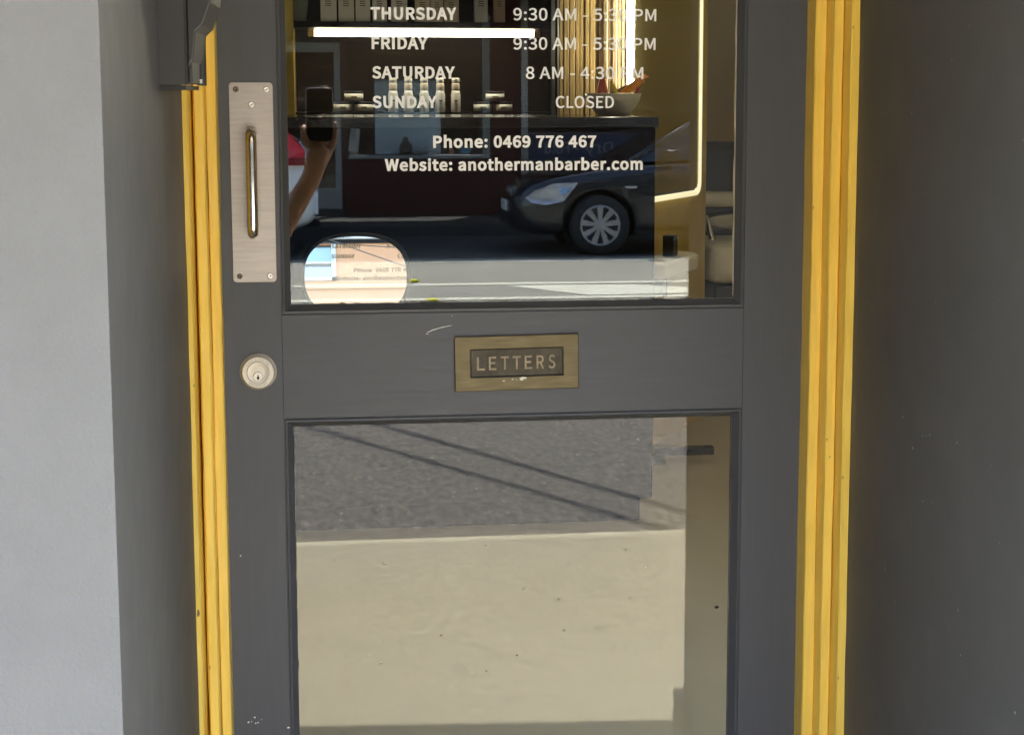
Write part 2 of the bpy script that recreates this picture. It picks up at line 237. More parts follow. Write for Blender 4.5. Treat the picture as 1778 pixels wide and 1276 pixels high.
def text(name, s, x0, x1, zb, cap, y, depth, material, parent, bold=0.0, track=0, axis='door', mirror=False, rot=0.0):
    cu = bpy.data.curves.new(name, 'CURVE'); cu.dimensions = '2D'; cu.fill_mode = 'BOTH'
    cu.extrude = depth / 2
    pen = 0; lo = 1e9; hi = -1e9; items = []; ky = cap / 513.0
    for ch in s:
        adv, sp = GLYPH[ch]
        for q in sp:
            pts = [(pen + q[i], q[i + 1]) for i in range(0, len(q), 2)]
            if bold: pts = embolden(pts, bold / ky)
            lo = min(lo, min(p[0] for p in pts)); hi = max(hi, max(p[0] for p in pts)); items.append(pts)
        pen += adv + (track or bold / ky * 1.5)
    kx = (x1 - x0) / (hi - lo); kz = ky * 513.0 / (513.0 + 2 * bold / ky); dz = bold / ky * kz
    for pts in items:
        sp = cu.splines.new('POLY'); sp.points.add(len(pts) - 1); sp.use_cyclic_u = True
        for k, (a, b) in enumerate(pts): sp.points[k].co = ((a - lo) * kx, b * kz + dz, 0, 1)
    t = bpy.data.objects.new(name, cu); COL.objects.link(t)
    bpy.context.view_layer.update()
    me = bpy.data.meshes.new_from_object(t.evaluated_get(bpy.context.evaluated_depsgraph_get()))
    bpy.data.objects.remove(t); me.name = name
    for v in me.vertices:
        px, pz, py = v.co.x, v.co.y, v.co.z
        if rot: px, pz = px * math.cos(rot) - pz * math.sin(rot), px * math.sin(rot) + pz * math.cos(rot)
        if axis == 'door': v.co = (x0 + px, y - py, zb + pz)
        else: v.co = (x1 - px, y + py, zb + pz)     # faces +Y
    me.materials.clear(); me.materials.append(material)
    o = bpy.data.objects.new(name, me); COL.objects.link(o); o.parent = parent
    return o

# ------------------------------------------------------------------ palette
DOORP = mat('door_paint', (0.0600, 0.0645, 0.074), 0.45, var=0.06, vs=9, bump=0.06, bs=60, stretch=(14, 14, 1), rvar=0.06)
RAILP = mat('rail_paint', (0.0600, 0.0645, 0.074), 0.45, var=0.06, vs=9, bump=0.06, bs=60, stretch=(1, 14, 14), rvar=0.06)
REVEAL = mat('reveal_paint', (0.0725, 0.0715, 0.0715), 0.55, var=0.07, vs=5, bump=0.15, bs=160, speck=0.0, rvar=0.05)
PALE = mat('pale_grey_wall', (0.122, 0.1215, 0.1215), 0.7, var=0.05, vs=14, bump=0.6, bs=200, bdist=0.004)
YEL = mat('yellow_gloss_paint', (0.89, 0.61, 0.10), 0.36, var=0.09, vs=10, bump=0.2, bs=30, stretch=(12, 12, 1), rvar=0.08)
STEEL = mat('brushed_steel', (0.36, 0.325, 0.285), 0.40, 1.0, var=0.09, vs=18, bump=0.08, bs=50, stretch=(1, 1, 14), rvar=0.08)
CHROME = mat('polished_steel', (0.64, 0.61, 0.55), 0.16, 1.0, rvar=0.04, vs=20)
BRIGHT = mat('bright_screw', (0.85, 0.83, 0.78), 0.3, 1.0)
DULL = mat('dull_screw', (0.16, 0.14, 0.12), 0.5, 0.6)
BRASS = mat('old_brass', (0.128, 0.103, 0.052), 0.48, 0.6, var=0.16, vs=22, bump=0.1, bs=40, stretch=(1, 1, 6), rvar=0.10)
BRASSD = mat('tarnished_brass', (0.072, 0.062, 0.042), 0.6, 0.4, var=0.35, vs=40, bump=0.3, bs=90, rvar=0.1)
NICKEL = mat('satin_nickel', (0.66, 0.62, 0.52), 0.5, 0.35, var=0.06, vs=60, rvar=0.06)
VINYL = mat('white_vinyl', (0.94, 0.96, 0.98), 0.5)
WHITEP = mat('white_paint_fleck', (0.80, 0.78, 0.74), 0.6)
PUTTY = mat('glazing_putty', (0.62, 0.56, 0.46), 0.7, var=0.15, vs=30, bump=0.4, bs=200)
GLASS = glass_mat('window_glass', (0.975, 0.985, 0.955))
GLASSF = glass_mat('street_glass', (0.93, 0.95, 0.95))
BLACKP = mat('black_plastic', (0.022, 0.022, 0.023), 0.42, bump=0.1, bs=900)
CONC = mat('concrete_path', (0.258, 0.222, 0.148), 0.85, var=0.36, vs=55, detail=12, stretch=(1, .4, 1), bump=0.6, bs=120, speck=0.5, speck_col=(0.16, 0.14, 0.11), ss=60, bdist=0.003)
KERB = mat('kerb_stone', (0.36, 0.315, 0.21), 0.8, var=0.22, vs=7, bump=0.5, bs=60, bdist=0.004)
ASPH = mat('grey_asphalt', (0.104, 0.090, 0.071), 0.9, var=0.62, vs=30, detail=12, stretch=(1.1, .45, 1), bump=1.0, bs=60, speck=0.8, speck_col=(0.28, 0.25, 0.20), ss=45, bdist=0.015)
ASPH3 = mat('shade_dark_asphalt', (0.06, 0.058, 0.052), 0.85, var=0.2, vs=2)  # asphalt colour darkened to deepen the shade beyond the far shadow edge
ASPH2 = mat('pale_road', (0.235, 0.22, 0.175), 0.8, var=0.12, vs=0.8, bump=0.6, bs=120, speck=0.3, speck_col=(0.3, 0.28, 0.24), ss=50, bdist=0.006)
LINE = mat('road_paint', (0.56, 0.54, 0.42), 0.7, var=0.10, vs=6)
YMARK = mat('yellow_marker', (0.75, 0.68, 0.03), 0.5)

# ------------------------------------------------------------------ street
boxo('footpath', -40, 40, -3.46, -0.99, -0.30, 0.0, CONC, kind='structure')
boxo('landing', -0.181, 0.765, -1.0, 0.0, 0.0, 0.15, CONC, kind='structure')
boxo('kerb', -40, 40, -3.545, -3.46, -0.30, 0.004, KERB, kind='structure', bev=0.02)
boxo('parking_lane', -40, 40, -6.30, -3.545, -0.35, -0.104, ASPH, kind='structure')
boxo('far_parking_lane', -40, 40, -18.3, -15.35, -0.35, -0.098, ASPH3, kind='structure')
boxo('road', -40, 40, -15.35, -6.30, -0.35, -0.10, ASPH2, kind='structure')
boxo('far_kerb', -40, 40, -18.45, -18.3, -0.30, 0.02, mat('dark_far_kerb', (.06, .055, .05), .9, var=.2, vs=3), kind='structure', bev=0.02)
boxo('far_footpath', -40, 40, -20.4, -18.45, -0.30, 0.012, mat('dark_far_paving', (.05, .046, .04), .9, var=.2, vs=3), kind='structure')  # paving colour darkened so the shade under the far awning reads deeper
boxo('ground', -220, 220, -220, 220, -0.8, -0.36, ASPH, kind='structure')
for s in (14.98, 12.85, 11.73):
    boxo('lane_line', -40, 40, -s - 0.075, -s + 0.075, -0.0995, -0.094, LINE, kind='structure')
slabpoly('lane_chevron', [(1.61, -12.69), (2.72, -12.66), (3.75, -11.95), (2.21, -11.87)], -0.0992, -0.0945, LINE, kind='structure')
for i, (x, s, l) in enumerate(((0.82, 13.12, 'yellow road stud on the painted line nearer the parked cars'), (0.89, 11.62, 'yellow road stud on the painted line nearer the shop door'))):
    bm = B(); prism(bm, [(x - 0.045, -0.094), (x - 0.02, -0.078), (x + 0.03, -0.076), (x + 0.045, -0.094)], -s - 0.045, -s + 0.045, 'Y')
    tag(link('road_stud', bm, YMARK), l, 'road stud', 'yellow studs on the road lines')

# ------------------------------------------------------------------ the shop building
shop = thing('barber_shop_building', 'grey painted barber shop front with a deep doorway recess', 'building', (0, 0, 0))
def bpart(name, *a, **k): return boxo(name, *a[:6], a[6], shop, **k)
bpart('street_wall', -4.0, -0.1806, -1.0, -0.997, 0.0, 7.2, PALE, bev=0.0008)
bpart('wall_core', -4.0, -0.190, -0.997, 0.30, 0.0, 7.2, REVEAL)
bpart('reveal_wall', -0.190, -0.181, -0.997, -0.002, 0.0, 2.55, REVEAL)
slabpoly('reveal_wall', [(0.7545, 0.10), (0.7545, -0.06), (0.765, -1.035), (0.87, -1.035), (0.87, 0.10)], 0.0, 2.55, REVEAL, shop)
bpart('street_wall', 0.7645, 1.05, -1.05, -1.035, 0.28, 7.2, PALE, bev=0.003)
bpart('plinth', 0.745, 1.05, -1.07, -0.96, 0.0, 0.28, REVEAL, bev=0.004)
bpart('recess_ceiling', -0.181, 0.765, -1.0, 0.0, 2.55, 2.65, PALE)
bpart('upper_wall', -0.1805, 0.7645, -1.0, -0.9, 2.65, 7.2, PALE)
bpart('upper_wall', 1.05, 9.0, -1.05, -0.9, 2.6, 7.2, PALE)
bpart('stall_riser', 1.05, 4.4, -1.05, -0.95, 0.0, 0.85, REVEAL)
bpart('street_wall', 4.4, 9.0, -1.05, -0.9, 0.0, 2.6, PALE)
wf = bpart('window_frame', 1.05, 4.4, -1.04, -0.97, 2.52, 2.60, YEL, bev=0.004)
bpart('window_glass', 1.05, 4.4, -1.01, -1.004, 0.85, 2.52, GLASS)  # unseen display window, added to let daylight into the shop
aw = thing('street_awning', 'flat street awning over the shop doorway and footpath', 'awning', (0, -2, 2.8))
def loc(o, p):
    o.parent = p; o.matrix_parent_inverse = Matrix.Translation(-Vector(p.location)); return o
def aw_edge(x, o=0.0): return (x, -(3.095 - 0.087 * (x - 0.556)) + o)
loc(slabpoly('soffit', [(-8, -1.055), aw_edge(-8, .03), aw_edge(9, .03), (9, -1.055)], 2.80, 2.86, mat('awning_lining', (0.62, 0.62, 0.60), 0.7, var=0.05)), aw)
loc(slabpoly('fascia', [aw_edge(-8, .029), aw_edge(-8), aw_edge(9), aw_edge(9, .029)], 2.77, 3.08, REVEAL), aw)

# interior shell
FLOOR = mat('beige_vinyl_floor', (0.56, 0.49, 0.36), 0.55, var=0.05, vs=3, bump=0.05, bs=90)
MUST = mat('mustard_wall', (0.48, 0.37, 0.16), 0.6, var=0.06, vs=3)
BEIGEW = mat('beige_wall', (0.62, 0.50, 0.32), 0.7, var=0.05, vs=3)
CEIL = mat('shop_ceiling_paint', (0.86, 0.84, 0.79), 0.8)
slabpoly('shop_floor', [(-2.0, 0.05), (0.87, 0.05), (0.87, -0.9), (4.6, -0.9), (4.6, 6.6), (-2.0, 6.6)], 0.15, 0.31, FLOOR, kind='structure')
boxo('shop_ceiling', -2.0, 4.6, -0.9, 6.6, 3.0, 3.1, CEIL, kind='structure')
boxo('shop_back_wall', -2.0, 4.6, 6.5, 6.6, 0.31, 3.0, BEIGEW, kind='structure')
boxo('shop_side_wall', -2.0, -1.9, 0.30, 6.5, 0.31, 3.0, MUST, kind='structure')
boxo('shop_side_wall', 4.5, 4.6, -0.9, 6.5, 0.31, 3.0, MUST, kind='structure')

# ------------------------------------------------------------------ door frame: stepped yellow timber
frame = thing('door_frame', 'chipped yellow stepped timber frame around the shop door', 'door frame')
def strip(name, prof, z0, z1, jit=0.0006):
    """vertical moulding; prof is a closed polygon in x,y; edges wander a little like old timber"""
    bm = B(); n = 40; rings = []
    ph = [random.uniform(0, 6) for _ in prof]
    for k in range(n + 1):
        z = z0 + (z1 - z0) * k / n
        rings.append([bm.verts.new((x + jit * (math.sin(z * 9 + ph[i]) * 0.5 + random.uniform(-.7, .7)), y + jit * random.uniform(-.6, .6), z)) for i, (x, y) in enumerate(prof)])
    for a, b in zip(rings, rings[1:]):
        for i in range(len(prof)):
            bm.faces.new((a[i], a[(i + 1) % len(prof)], b[(i + 1) % len(prof)], b[i]))
    bm.faces.new(rings[0][::-1]); bm.faces.new(rings[-1]); bmesh.ops.recalc_face_normals(bm, faces=bm.faces[:])
    return link(name, bm, YEL, frame)
ZF0, ZF1 = 0.15, 2.26
# left jamb: door edge at x=-.1465
strip('door_stop', [(-0.150, 0.05), (-0.1395, 0.0), (-0.1395, -0.043), (-0.1412, -0.045), (-0.1525, -0.045), (-0.1538, -0.043), (-0.158, 0.05)], ZF0, ZF1)
strip('inner_architrave', [(-0.1541, 0.02), (-0.1541, -0.075), (-0.1558, -0.078), (-0.1668, -0.078), (-0.1690, -0.074), (-0.176, 0.02)], ZF0, ZF1)
strip('outer_architrave', [(-0.1690, 0.02), (-0.1737, -0.107), (-0.1752, -0.111), (-0.1808, -0.111), (-0.1808, 0.02)], ZF0, ZF1, 0.0005)
# right jamb: door edge at x=.7115
strip('door_stop', [(0.7150, 0.05), (0.7096, 0.0), (0.7096, -0.043), (0.7110, -0.045), (0.7250, -0.045), (0.7262, -0.043), (0.728, 0.05)], ZF0, ZF1)
strip('inner_architrave', [(0.7262, 0.02), (0.7268, -0.076), (0.7280, -0.078), (0.7400, -0.078), (0.7415, -0.076), (0.749, 0.02)], ZF0, ZF1)
strip('outer_architrave', [(0.7420, 0.02), (0.7428, -0.109), (0.7445, -0.111), (0.7546, -0.111), (0.7546, 0.02)], ZF0, ZF1, 0.0005)
boxo('head', -0.1805, 0.7645, -0.06, 0.05, 2.19, 2.27, YEL, frame, bev=0.003)
boxo('transom_panel', -0.1805, 0.7645, 0.0, 0.04, 2.27, 2.55, DOORP, frame)
boxo('sill', -0.14, 0.709, -0.03, 0.12, 0.15, 0.30, CONC, frame, bev=0.005)

# ------------------------------------------------------------------ the door
door = thing('shop_door', 'dark grey timber door with two glass panes and white lettering', 'door', (0, 0, 0))
DX0, DX1, DZ0, DZ1 = -0.1465, 0.7115, 0.31, 2.185
SL, SR = -0.0575, 0.6207          # inner edges of the stiles
ZB, ZM0, ZM1, ZT = 0.52, 1.0965, 1.2472, 2.06
boxo('stile', DX0, SL, 0, 0.042, DZ0, DZ1, DOORP, door, bev=0.0006)
boxo('stile', SR, DX1, 0, 0.042, DZ0, DZ1, DOORP, door, bev=0.0006)
for z0, z1 in ((DZ0, ZB), (ZM0, ZM1), (ZT, DZ1)):
    boxo('rail', SL + 0.0001, SR - 0.0001, 0.0004, 0.042, z0, z1, RAILP, door, bev=0.0005)
def bead(x0, x1, z0, z1):
    """mitred glazing bead: quirk, flat, splay down to the glass"""
    prof = [(0.0000, 0.0030), (0.0016, 0.0030), (0.0022, -0.0006), (0.0052, -0.0010), (0.0062, 0.0010), (0.0134, 0.0112), (0.0134, 0.020), (0.0, 0.020)]
    bm = B(); rings = []
    for cx, cz, sx, sz in ((x0, z0, 1, 1), (x1, z0, -1, 1), (x1, z1, -1, -1), (x0, z1, 1, -1)):
        rings.append([bm.verts.new((cx + sx * d, y, cz + sz * d)) for d, y in prof])
    for i in range(4):
        a, b = rings[i], rings[(i + 1) % 4]
        for k in range(len(prof)):
            bm.faces.new((a[k], a[(k + 1) % len(prof)], b[(k + 1) % len(prof)], b[k]))
    bmesh.ops.recalc_face_normals(bm, faces=bm.faces[:])
    return link('glazing_bead', bm, DOORP, door)
bead(SL, SR, ZM1, ZT); bead(SL, SR, ZB, ZM0)
GY = 0.0125
up = boxo('glass_pane', SL + 0.004, SR - 0.004, GY, GY + 0.006, ZM1 + 0.004, ZT - 0.004, GLASS, door)
lo = boxo('glass_pane', SL + 0.004, SR - 0.004, GY, GY + 0.006, ZB + 0.004, ZM0 - 0.004, GLASS, door)
# putty smears on the glass edge
def putty(x, z0, z1, wd):
    bm = B(); n = 60; L = []; R = []
    for k in range(n + 1):
        z = z0 + (z1 - z0) * k / n
        j = 0.0006 * math.sin(z * 60) + random.uniform(-.0004, .0004)
        L.append(bm.verts.new((x - wd + j, GY - 0.0006, z))); R.append(bm.verts.new((x, GY - 0.0012, z)))
    for k in range(n): bm.faces.new((L[k], R[k], R[k + 1], L[k + 1]))
    r = bmesh.ops.solidify(bm, geom=bm.faces[:], thickness=0.0005)
    return link('putty_line', bm, PUTTY, door)
putty(SR - 0.0128, ZM1 + 0.018, ZT - 0.014, 0.0028)
bm = B()
for side in (0, 1):
    for k in range(34):
        if side == 0: x = random.uniform(SL + 0.012, SR - 0.012); z = ZM1 + 0.0134 + random.uniform(-0.001, 0.0012); sx, sz = random.uniform(0.004, 0.018), random.uniform(0.0006, 0.0022)
        else: x = random.choice((SL + 0.0136, SR - 0.0136)); z = random.uniform(ZB + .02, ZM0 - .015); sx, sz = random.uniform(0.0004, 0.0012), random.uniform(0.008, 0.03)
        pts = [(x + sx * math.cos(a) * random.uniform(.6, 1), z + sz * math.sin(a) * random.uniform(.6, 1)) for a in [q * math.pi / 4 for q in range(8)]]
        prism(bm, pts, GY - 0.0008, GY - 0.0001, 'Y')
tag(link('putty_smear', bm, mat('grey_putty', (0.22, 0.21, 0.19), 0.7, var=.3, vs=60), door), kind='stuff')
# white vinyl lettering on the pane
K = 1.0049
def letters(s, x0, x1, zb, bold, cap=0.0172):
    t = text('lettering', s, x0 * K, x1 * K, 1.56 + (zb - 1.56) * K, cap * K, GY - 0.00025, 0.0003, VINYL, up, bold)
    t['label'] = 'white vinyl words ' + s if len(s) < 12 else 'white vinyl line ' + s
    return t
for s, x0, x1, zb in (('THURSDAY', .0749, .1967, 1.6652), ('FRIDAY', .0760, .1555, 1.6238), ('SATURDAY', .0760, .1937, 1.5827), ('SUNDAY', .0758, .1678, 1.5413)):
    letters(s, x0, x1, zb, 0.0010)
for s, x0, x1, zb in (('9:30 AM - 5:30 PM', .2776, .4850, 1.6654), ('9:30 AM - 5:30 PM', .2776, .4842, 1.6243), ('8 AM - 4:30 PM', .2954, .4666, 1.5828), ('CLOSED', .3388, .4237, 1.5413)):
    letters(s, x0, x1, zb, 0.0004)
letters('Phone: 0469 776 467', .1617, .3978, 1.4848, 0.0010); letters('Website: anothermanbarber.com', .0924, .4667, 1.4520, 0.0010)

# pull handle on its steel plate
hp = link('handle_plate', (lambda b: (prism(b, rrect(-0.1240, -0.0635, 1.2955, 1.5768, 0.005), -0.0022, 0.0004, 'Y'), b)[1])(B()), STEEL, door)
bm = B(); pts = []
zt, zb_ = 1.5065, 1.3655
pts += [(-0.0938, 0.0, zt)]
for k in range(0, 7): a = math.pi / 2 * k / 6; pts.append((-0.0938, -0.022 - 0.013 * math.sin(a), zt + 0.0 - 0.013 * (1 - math.cos(a)) + 0.0))
for k in range(0, 7): a = math.pi / 2 * (1 - k / 6); pts.append((-0.0938, -0.022 - 0.013 * math.sin(a), zb_ + 0.013 * (1 - math.cos(a))))
pts += [(-0.0938, 0.0, zb_)]
tube(bm, pts, 0.0076, 20); link('pull_handle', bm, CHROME, hp, True)
for x, z, mm, r in ((-0.1145, 1.5675, DULL, .0042), (-0.0725, 1.5675, BRIGHT, .0042), (-0.0936, 1.5462, BRIGHT, .0045), (-0.1150, 1.3040, DULL, .0040), (-0.0726, 1.3038, BRIGHT, .0046)):
    bm = B(); lathe(bm, [(r, -0.0018), (r, -0.0026), (r * .7, -0.0032), (r * .3, -0.0033), (r * .28, -0.0024)], (x, 0, z), 'Y', 16); link('screw', bm, mm, hp, True)
# cylinder lock
lk = link('lock_cylinder', (lambda b: (lathe(b, [(0.0262, 0.0005), (0.0260, -0.0025), (0.0245, -0.004), (0.0228, -0.0105), (0.0220, -0.0118), (0.0165, -0.0118), (0.0164, -0.0108)], (-0.0922, 0, 1.1664), 'Y', 64), b)[1])(B()), NICKEL, door)
bm = B(); lathe(bm, [(0.0161, -0.010), (0.0160, -0.0116), (0.0152, -0.0122), (0.0100, -0.0112), (0.0070, -0.0112)], (-0.0922, 0, 1.1664), 'Y', 56); link('lock_face', bm, NICKEL, lk)
bm = B(); lathe(bm, [(0.0066, -0.010), (0.0065, -0.0130), (0.0058, -0.0134)], (-0.0922, 0, 1.1612), 'Y', 36); link('key_plug', bm, mat('plug_metal', (0.72, 0.69, 0.60), 0.4, 0.5), lk)
bm = B(); prism(bm, [(-0.0935, 1.1568), (-0.0943, 1.1592), (-0.0932, 1.1612), (-0.0926, 1.1640), (-0.0918, 1.1640), (-0.0912, 1.1612), (-0.0901, 1.1592), (-0.0909, 1.1568)], -0.01365, -0.0130, 'Y'); link('keyhole', bm, mat('dark_hole', (0.006, 0.005, 0.004), 0.9), lk)
def ringtext(s, a0, a1, r, flip):
    for i, ch in enumerate(s):
        a = math.radians(a0 + (a1 - a0) * i / (len(s) - 1)); cx, cz = -0.0922 + r * math.sin(a), 1.1664 + r * math.cos(a)
        o = text('engraving', ch, 0.0008 if ch == 'I' else 0, 0.0013 if ch == 'I' else 0.0021, 0, 0.0027, 0, 0.0002, mat('engraved', (0.33, 0.31, 0.27), 0.6, 0.5), lk)
        rot = -a if not flip else math.pi - a
        for v in o.data.vertices:
            x, z = v.co.x - 0.00105, v.co.z - 0.00135
            v.co = (cx + x * math.cos(rot) - z * math.sin(rot), -0.01192, cz + x * math.sin(rot) + z * math.cos(rot))
ringtext('LOCKWOOD', -52, 52, 0.0191, False); ringtext('SECURITY', 218, 142, 0.0191, True)
# letter plate
lp = thing('letter_plate', None, None); lp.parent = door; lp.location = (0.2811, 0, 1.1724); lp.rotation_euler = (0, -0.0115, 0)
def ringplate(name, ox, oz, ix, iz, dz, y0, y1, material, parent, bev=0.001):
    bm = B()
    o = [(-ox, -oz), (ox, -oz), (ox, oz), (-ox, oz)]; i = [(-ix, dz - iz), (ix, dz - iz), (ix, dz + iz), (-ix, dz + iz)]
    V = {}
    for tagk, pl in (('o', o), ('i', i)):
        for yk in (y0, y1):
            for k, p in enumerate(pl): V[tagk, yk, k] = bm.verts.new((p[0], yk, p[1]))
    for k in range(4):
        j = (k + 1) % 4
        for yk in (y0, y1): bm.faces.new((V['o', yk, k], V['o', yk, j], V['i', yk, j], V['i', yk, k]))
        for tk in 'oi': bm.faces.new((V[tk, y0, k], V[tk, y0, j], V[tk, y1, j], V[tk, y1, k]))
    bmesh.ops.recalc_face_normals(bm, faces=bm.faces[:])
    bmesh.ops.bevel(bm, geom=bm.edges[:], offset=bev, segments=2, profile=0.5, affect='EDGES')
    return link(name, bm, material, parent)
ringplate('plate_rim', 0.0911, 0.0401, 0.0682, 0.0209, 0.0003, -0.0055, 0.0003, BRASS, lp)
bm = B(); box(bm, -0.0672, 0.0672, -0.0012, 0.003, -0.0199, 0.0203, 0.0008); link('flap', bm, BRASSD, lp)
BRASSL = mat('worn_letters', (0.25, 0.21, 0.135), 0.5, 0.5, var=0.3, vs=90)
for i, ch in enumerate('LETTERS'):
    x = -0.0585 + i * 0.01755
    wd = {'L': .0115, 'E': .0108, 'T': .0118, 'R': .0110, 'S': .0100}[ch]
    o = text('raised_letter', ch, x, x + wd, -0.0102, 0.0196, -0.0016, 0.0014, BRASSL, lp, 0.00025)
# paint chips and scratches
def fleck(bm, x, z, rx, rz, y, n=9):
    pts = [(x + rx * math.cos(2 * math.pi * k / n) * random.uniform(.5, 1.1), z + rz * math.sin(2 * math.pi * k / n) * random.uniform(.5, 1.1)) for k in range(n)]
    prism(bm, pts, y - 0.0003, y, 'Y')
bm = B()
for x, z, rx, rz, y in ((0.2905, 1.1500, .0070, .0022, -.0056), (0.2875, 1.1480, .0035, .0020, -.0056), (0.2745, 1.1480, .0024, .0010, -.0056), (0.2610, 1.1462, .0026, .0009, -.0056), (0.2800, 1.1475, .0012, .0006, -.0056),
                        (-0.1180, .6440, .0020, .0016, 0), (-0.1135, .6448, .0009, .0010, 0), (-0.1090, .6510, .0016, .0014, 0), (-0.1075, .6420, .0014, .0015, 0), (-0.1040, .6430, .0014, .0010, 0), (-0.0990, .6475, .0006, .0006, 0),
                        (-0.0600, .6330, .0024, .0012, 0), (-0.0540, .6325, .0018, .0008, 0), (-0.1235, .8960, .0011, .0011, 0), (0.1870, 1.2420, .0006, .0006, 0), (-0.112, .617, .003, .001, 0)):
    fleck(bm, x, z, rx, rz, y)
for k in range(14):   # the curved scratch on the middle rail
    a = k / 13; fleck(bm, 0.1505 + 0.034 * a, 1.2165 + 0.0115 * a ** 0.55, .0030, .00035 + .0003 * (1 - a), 0.0006, 6)
tag(link('paint_chips', bm, WHITEP, door), kind='stuff')

# nicks in the yellow frame and scuffs on the reveal
bm = B()
for k in range(13):
    side = k % 2
    fronts = ((-0.1465, -.0445), (-0.1610, -.0775), (-0.1780, -.1105)) if side else ((0.7180, -.0445), (0.7340, -.0775), (0.7490, -.1105))
    hw = (.0062, .0052, .0026) if side else (.0066, .0056, .0044)
    j = random.randrange(3); (x, y), h = fronts[j], hw[j]
    e = random.choice((-1, 1)); big = random.random() < .2
    pts_x = x + (e * h if random.random() < .75 else random.uniform(-h, h))
    zz = random.uniform(.5, 1.75)
    pts = [(pts_x + (.0022 if big else .0009) * math.cos(a) * random.uniform(.4, 1), zz + (.007 if big else .0028) * math.sin(a) * random.uniform(.5, 1.2)) for a in [2 * math.pi * q / 8 for q in range(8)]]
    prism(bm, pts, y - .0009, y, 'Y')
tag(link('paint_nicks', bm, mat('exposed_timber', (.20, .13, .05), .8, var=.5, vs=90), frame), kind='stuff')
bm = B()
for k in range(40):
    yy = random.uniform(-.9, -.2); zz = random.uniform(.55, 1.9); r = random.uniform(.0005, .0015)
    xr = .7545 + (-.06 - yy) / .975 * .0105
    prism(bm, [(yy + r * math.cos(a) * random.uniform(.5, 1.3), zz + r * 1.2 * math.sin(a) * random.uniform(.5, 1.4)) for a in [2 * math.pi * q / 7 for q in range(7)]], xr - .0006, xr + .0004, 'X')
tag(link('wall_flecks', bm, mat('pale_fleck', (.22, .22, .22), .8), shop), kind='stuff')

# ------------------------------------------------------------------ black dispenser on the left reveal
dis = thing('wall_dispenser', 'black plastic dispenser box fixed high on the left door reveal', 'dispenser', (-0.18, -0.43, 1.57))
prof = [(-0.445, 1.571), (-0.452, 1.80), (-0.452, 1.92), (-0.20, 1.92), (-0.20, 1.60), (-0.205, 1.573)]
bm = B()
loft(bm, [[(-0.1808, y, z) for y, z in prof], [(-0.1515, y, z) for y, z in prof], [(-0.1485, y * .985 - .004, z) for y, z in prof]])
loc(link('housing', bm, BLACKP), dis)
bm = B()
cv = [(-0.1484, 1.92), (-0.112, 1.92), (-0.1165, 1.700), (-0.1205, 1.666), (-0.1300, 1.640), (-0.1385, 1.632), (-0.1420, 1.600), (-0.1484, 1.590)]
loft(bm, [[(x, -0.44, z) for x, z in cv], [(x + .001, -0.26, z) for x, z in cv]])
bmesh.ops.bevel(bm, geom=[e for e in bm.edges if abs(e.verts[0].co.y - e.verts[1].co.y) < .01], offset=.002, segments=2, profile=.5, affect='EDGES')
loc(link('push_cover', bm, BLACKP), dis)
loc(boxo('base_tray', -0.1808, -0.1515, -0.440, -0.21, 1.5655, 1.5705, mat('black_tray', (0.004, 0.004, 0.004), 0.5)), dis)
loc(boxo('side_rib', -0.1484, -0.1440, -0.43, -0.235, 1.573, 1.632, BLACKP, bev=.001), dis)
loc(boxo('side_rib', -0.1484, -0.1405, -0.30, -0.225, 1.571, 1.66, BLACKP, bev=.001), dis)
loc(boxo('clip', -0.147, -0.1412, -0.3045, -0.302, 1.5735, 1.5785, mat('clip_metal', (.7, .7, .68), .3, .9)), dis)

# ------------------------------------------------------------------ shop interior
FZ = 0.31
BLK = mat('black_laminate', (0.0055, 0.005, 0.0048), 0.7, var=0.1, vs=4, spec=.06)
BLKG = mat('black_gloss_top', (0.012, 0.011, 0.010), 0.12)
TIMB = mat('golden_timber', (0.27, 0.18, 0.06), 0.5, var=0.45, vs=9, stretch=(9, 9, 0.7), bump=0.2, bs=40)
DARKB = mat('dark_brown_panel', (0.0075, 0.0052, 0.0035), 0.7, var=0.2, vs=5, spec=.08)
TEAL = mat('charcoal_side_panel', (0.005, 0.006, 0.006), 0.8, spec=.02)
LED = mat('warm_led_tube', (0.9, 0.85, 0.7), 0.4, emit=(1.0, 0.93, 0.74), estr=3.2)
LEDS = mat('shelf_led_tube', (0.9, 0.88, 0.8), 0.4, emit=(1.0, 0.93, 0.74), estr=2.1)
LED2 = mat('soft_led_edge', (0.85, 0.80, 0.62), 0.4, emit=(1.0, 0.88, 0.58), estr=0.052)
CREAM = mat('cream_label', (0.80, 0.765, 0.69), 0.5, var=0.05, vs=30)
TAN = mat('tan_carton', (0.70, 0.58, 0.44), 0.6, var=0.05, vs=30)
PRINT = mat('small_print', (0.20, 0.15, 0.09), 0.6)
LIDB = mat('black_lid', (0.012, 0.012, 0.012), 0.35)

ct = thing('reception_counter', 'tall black reception counter inside the shop behind the door', 'counter', (0.2, 2.8, FZ))
def cp(o, p): return loc(o, p)
cp(boxo('front_panel', -0.70, 0.955, 2.45, 2.475, 0.385, 1.468, BLK, bev=.002), ct)
cp(boxo('end_panel', 0.930, 0.953, 2.475, 3.15, 0.385, 1.468, BLK), ct)
cp(boxo('counter_top', -0.72, 0.962, 2.435, 3.17, 1.468, 1.498, BLKG, bev=.003), ct)
cp(boxo('kick_plinth', -0.68, 0.925, 2.49, 3.12, FZ, 0.385, BLK), ct)
cp(boxo('inner_shelf', -0.68, 0.93, 2.5, 3.1, 0.9, 0.92, BLK), ct)
ms = cp(boxo('mirror_ledge', -0.10, 0.30, 2.16, 2.45, 0.905, 0.925, BLK), ct)

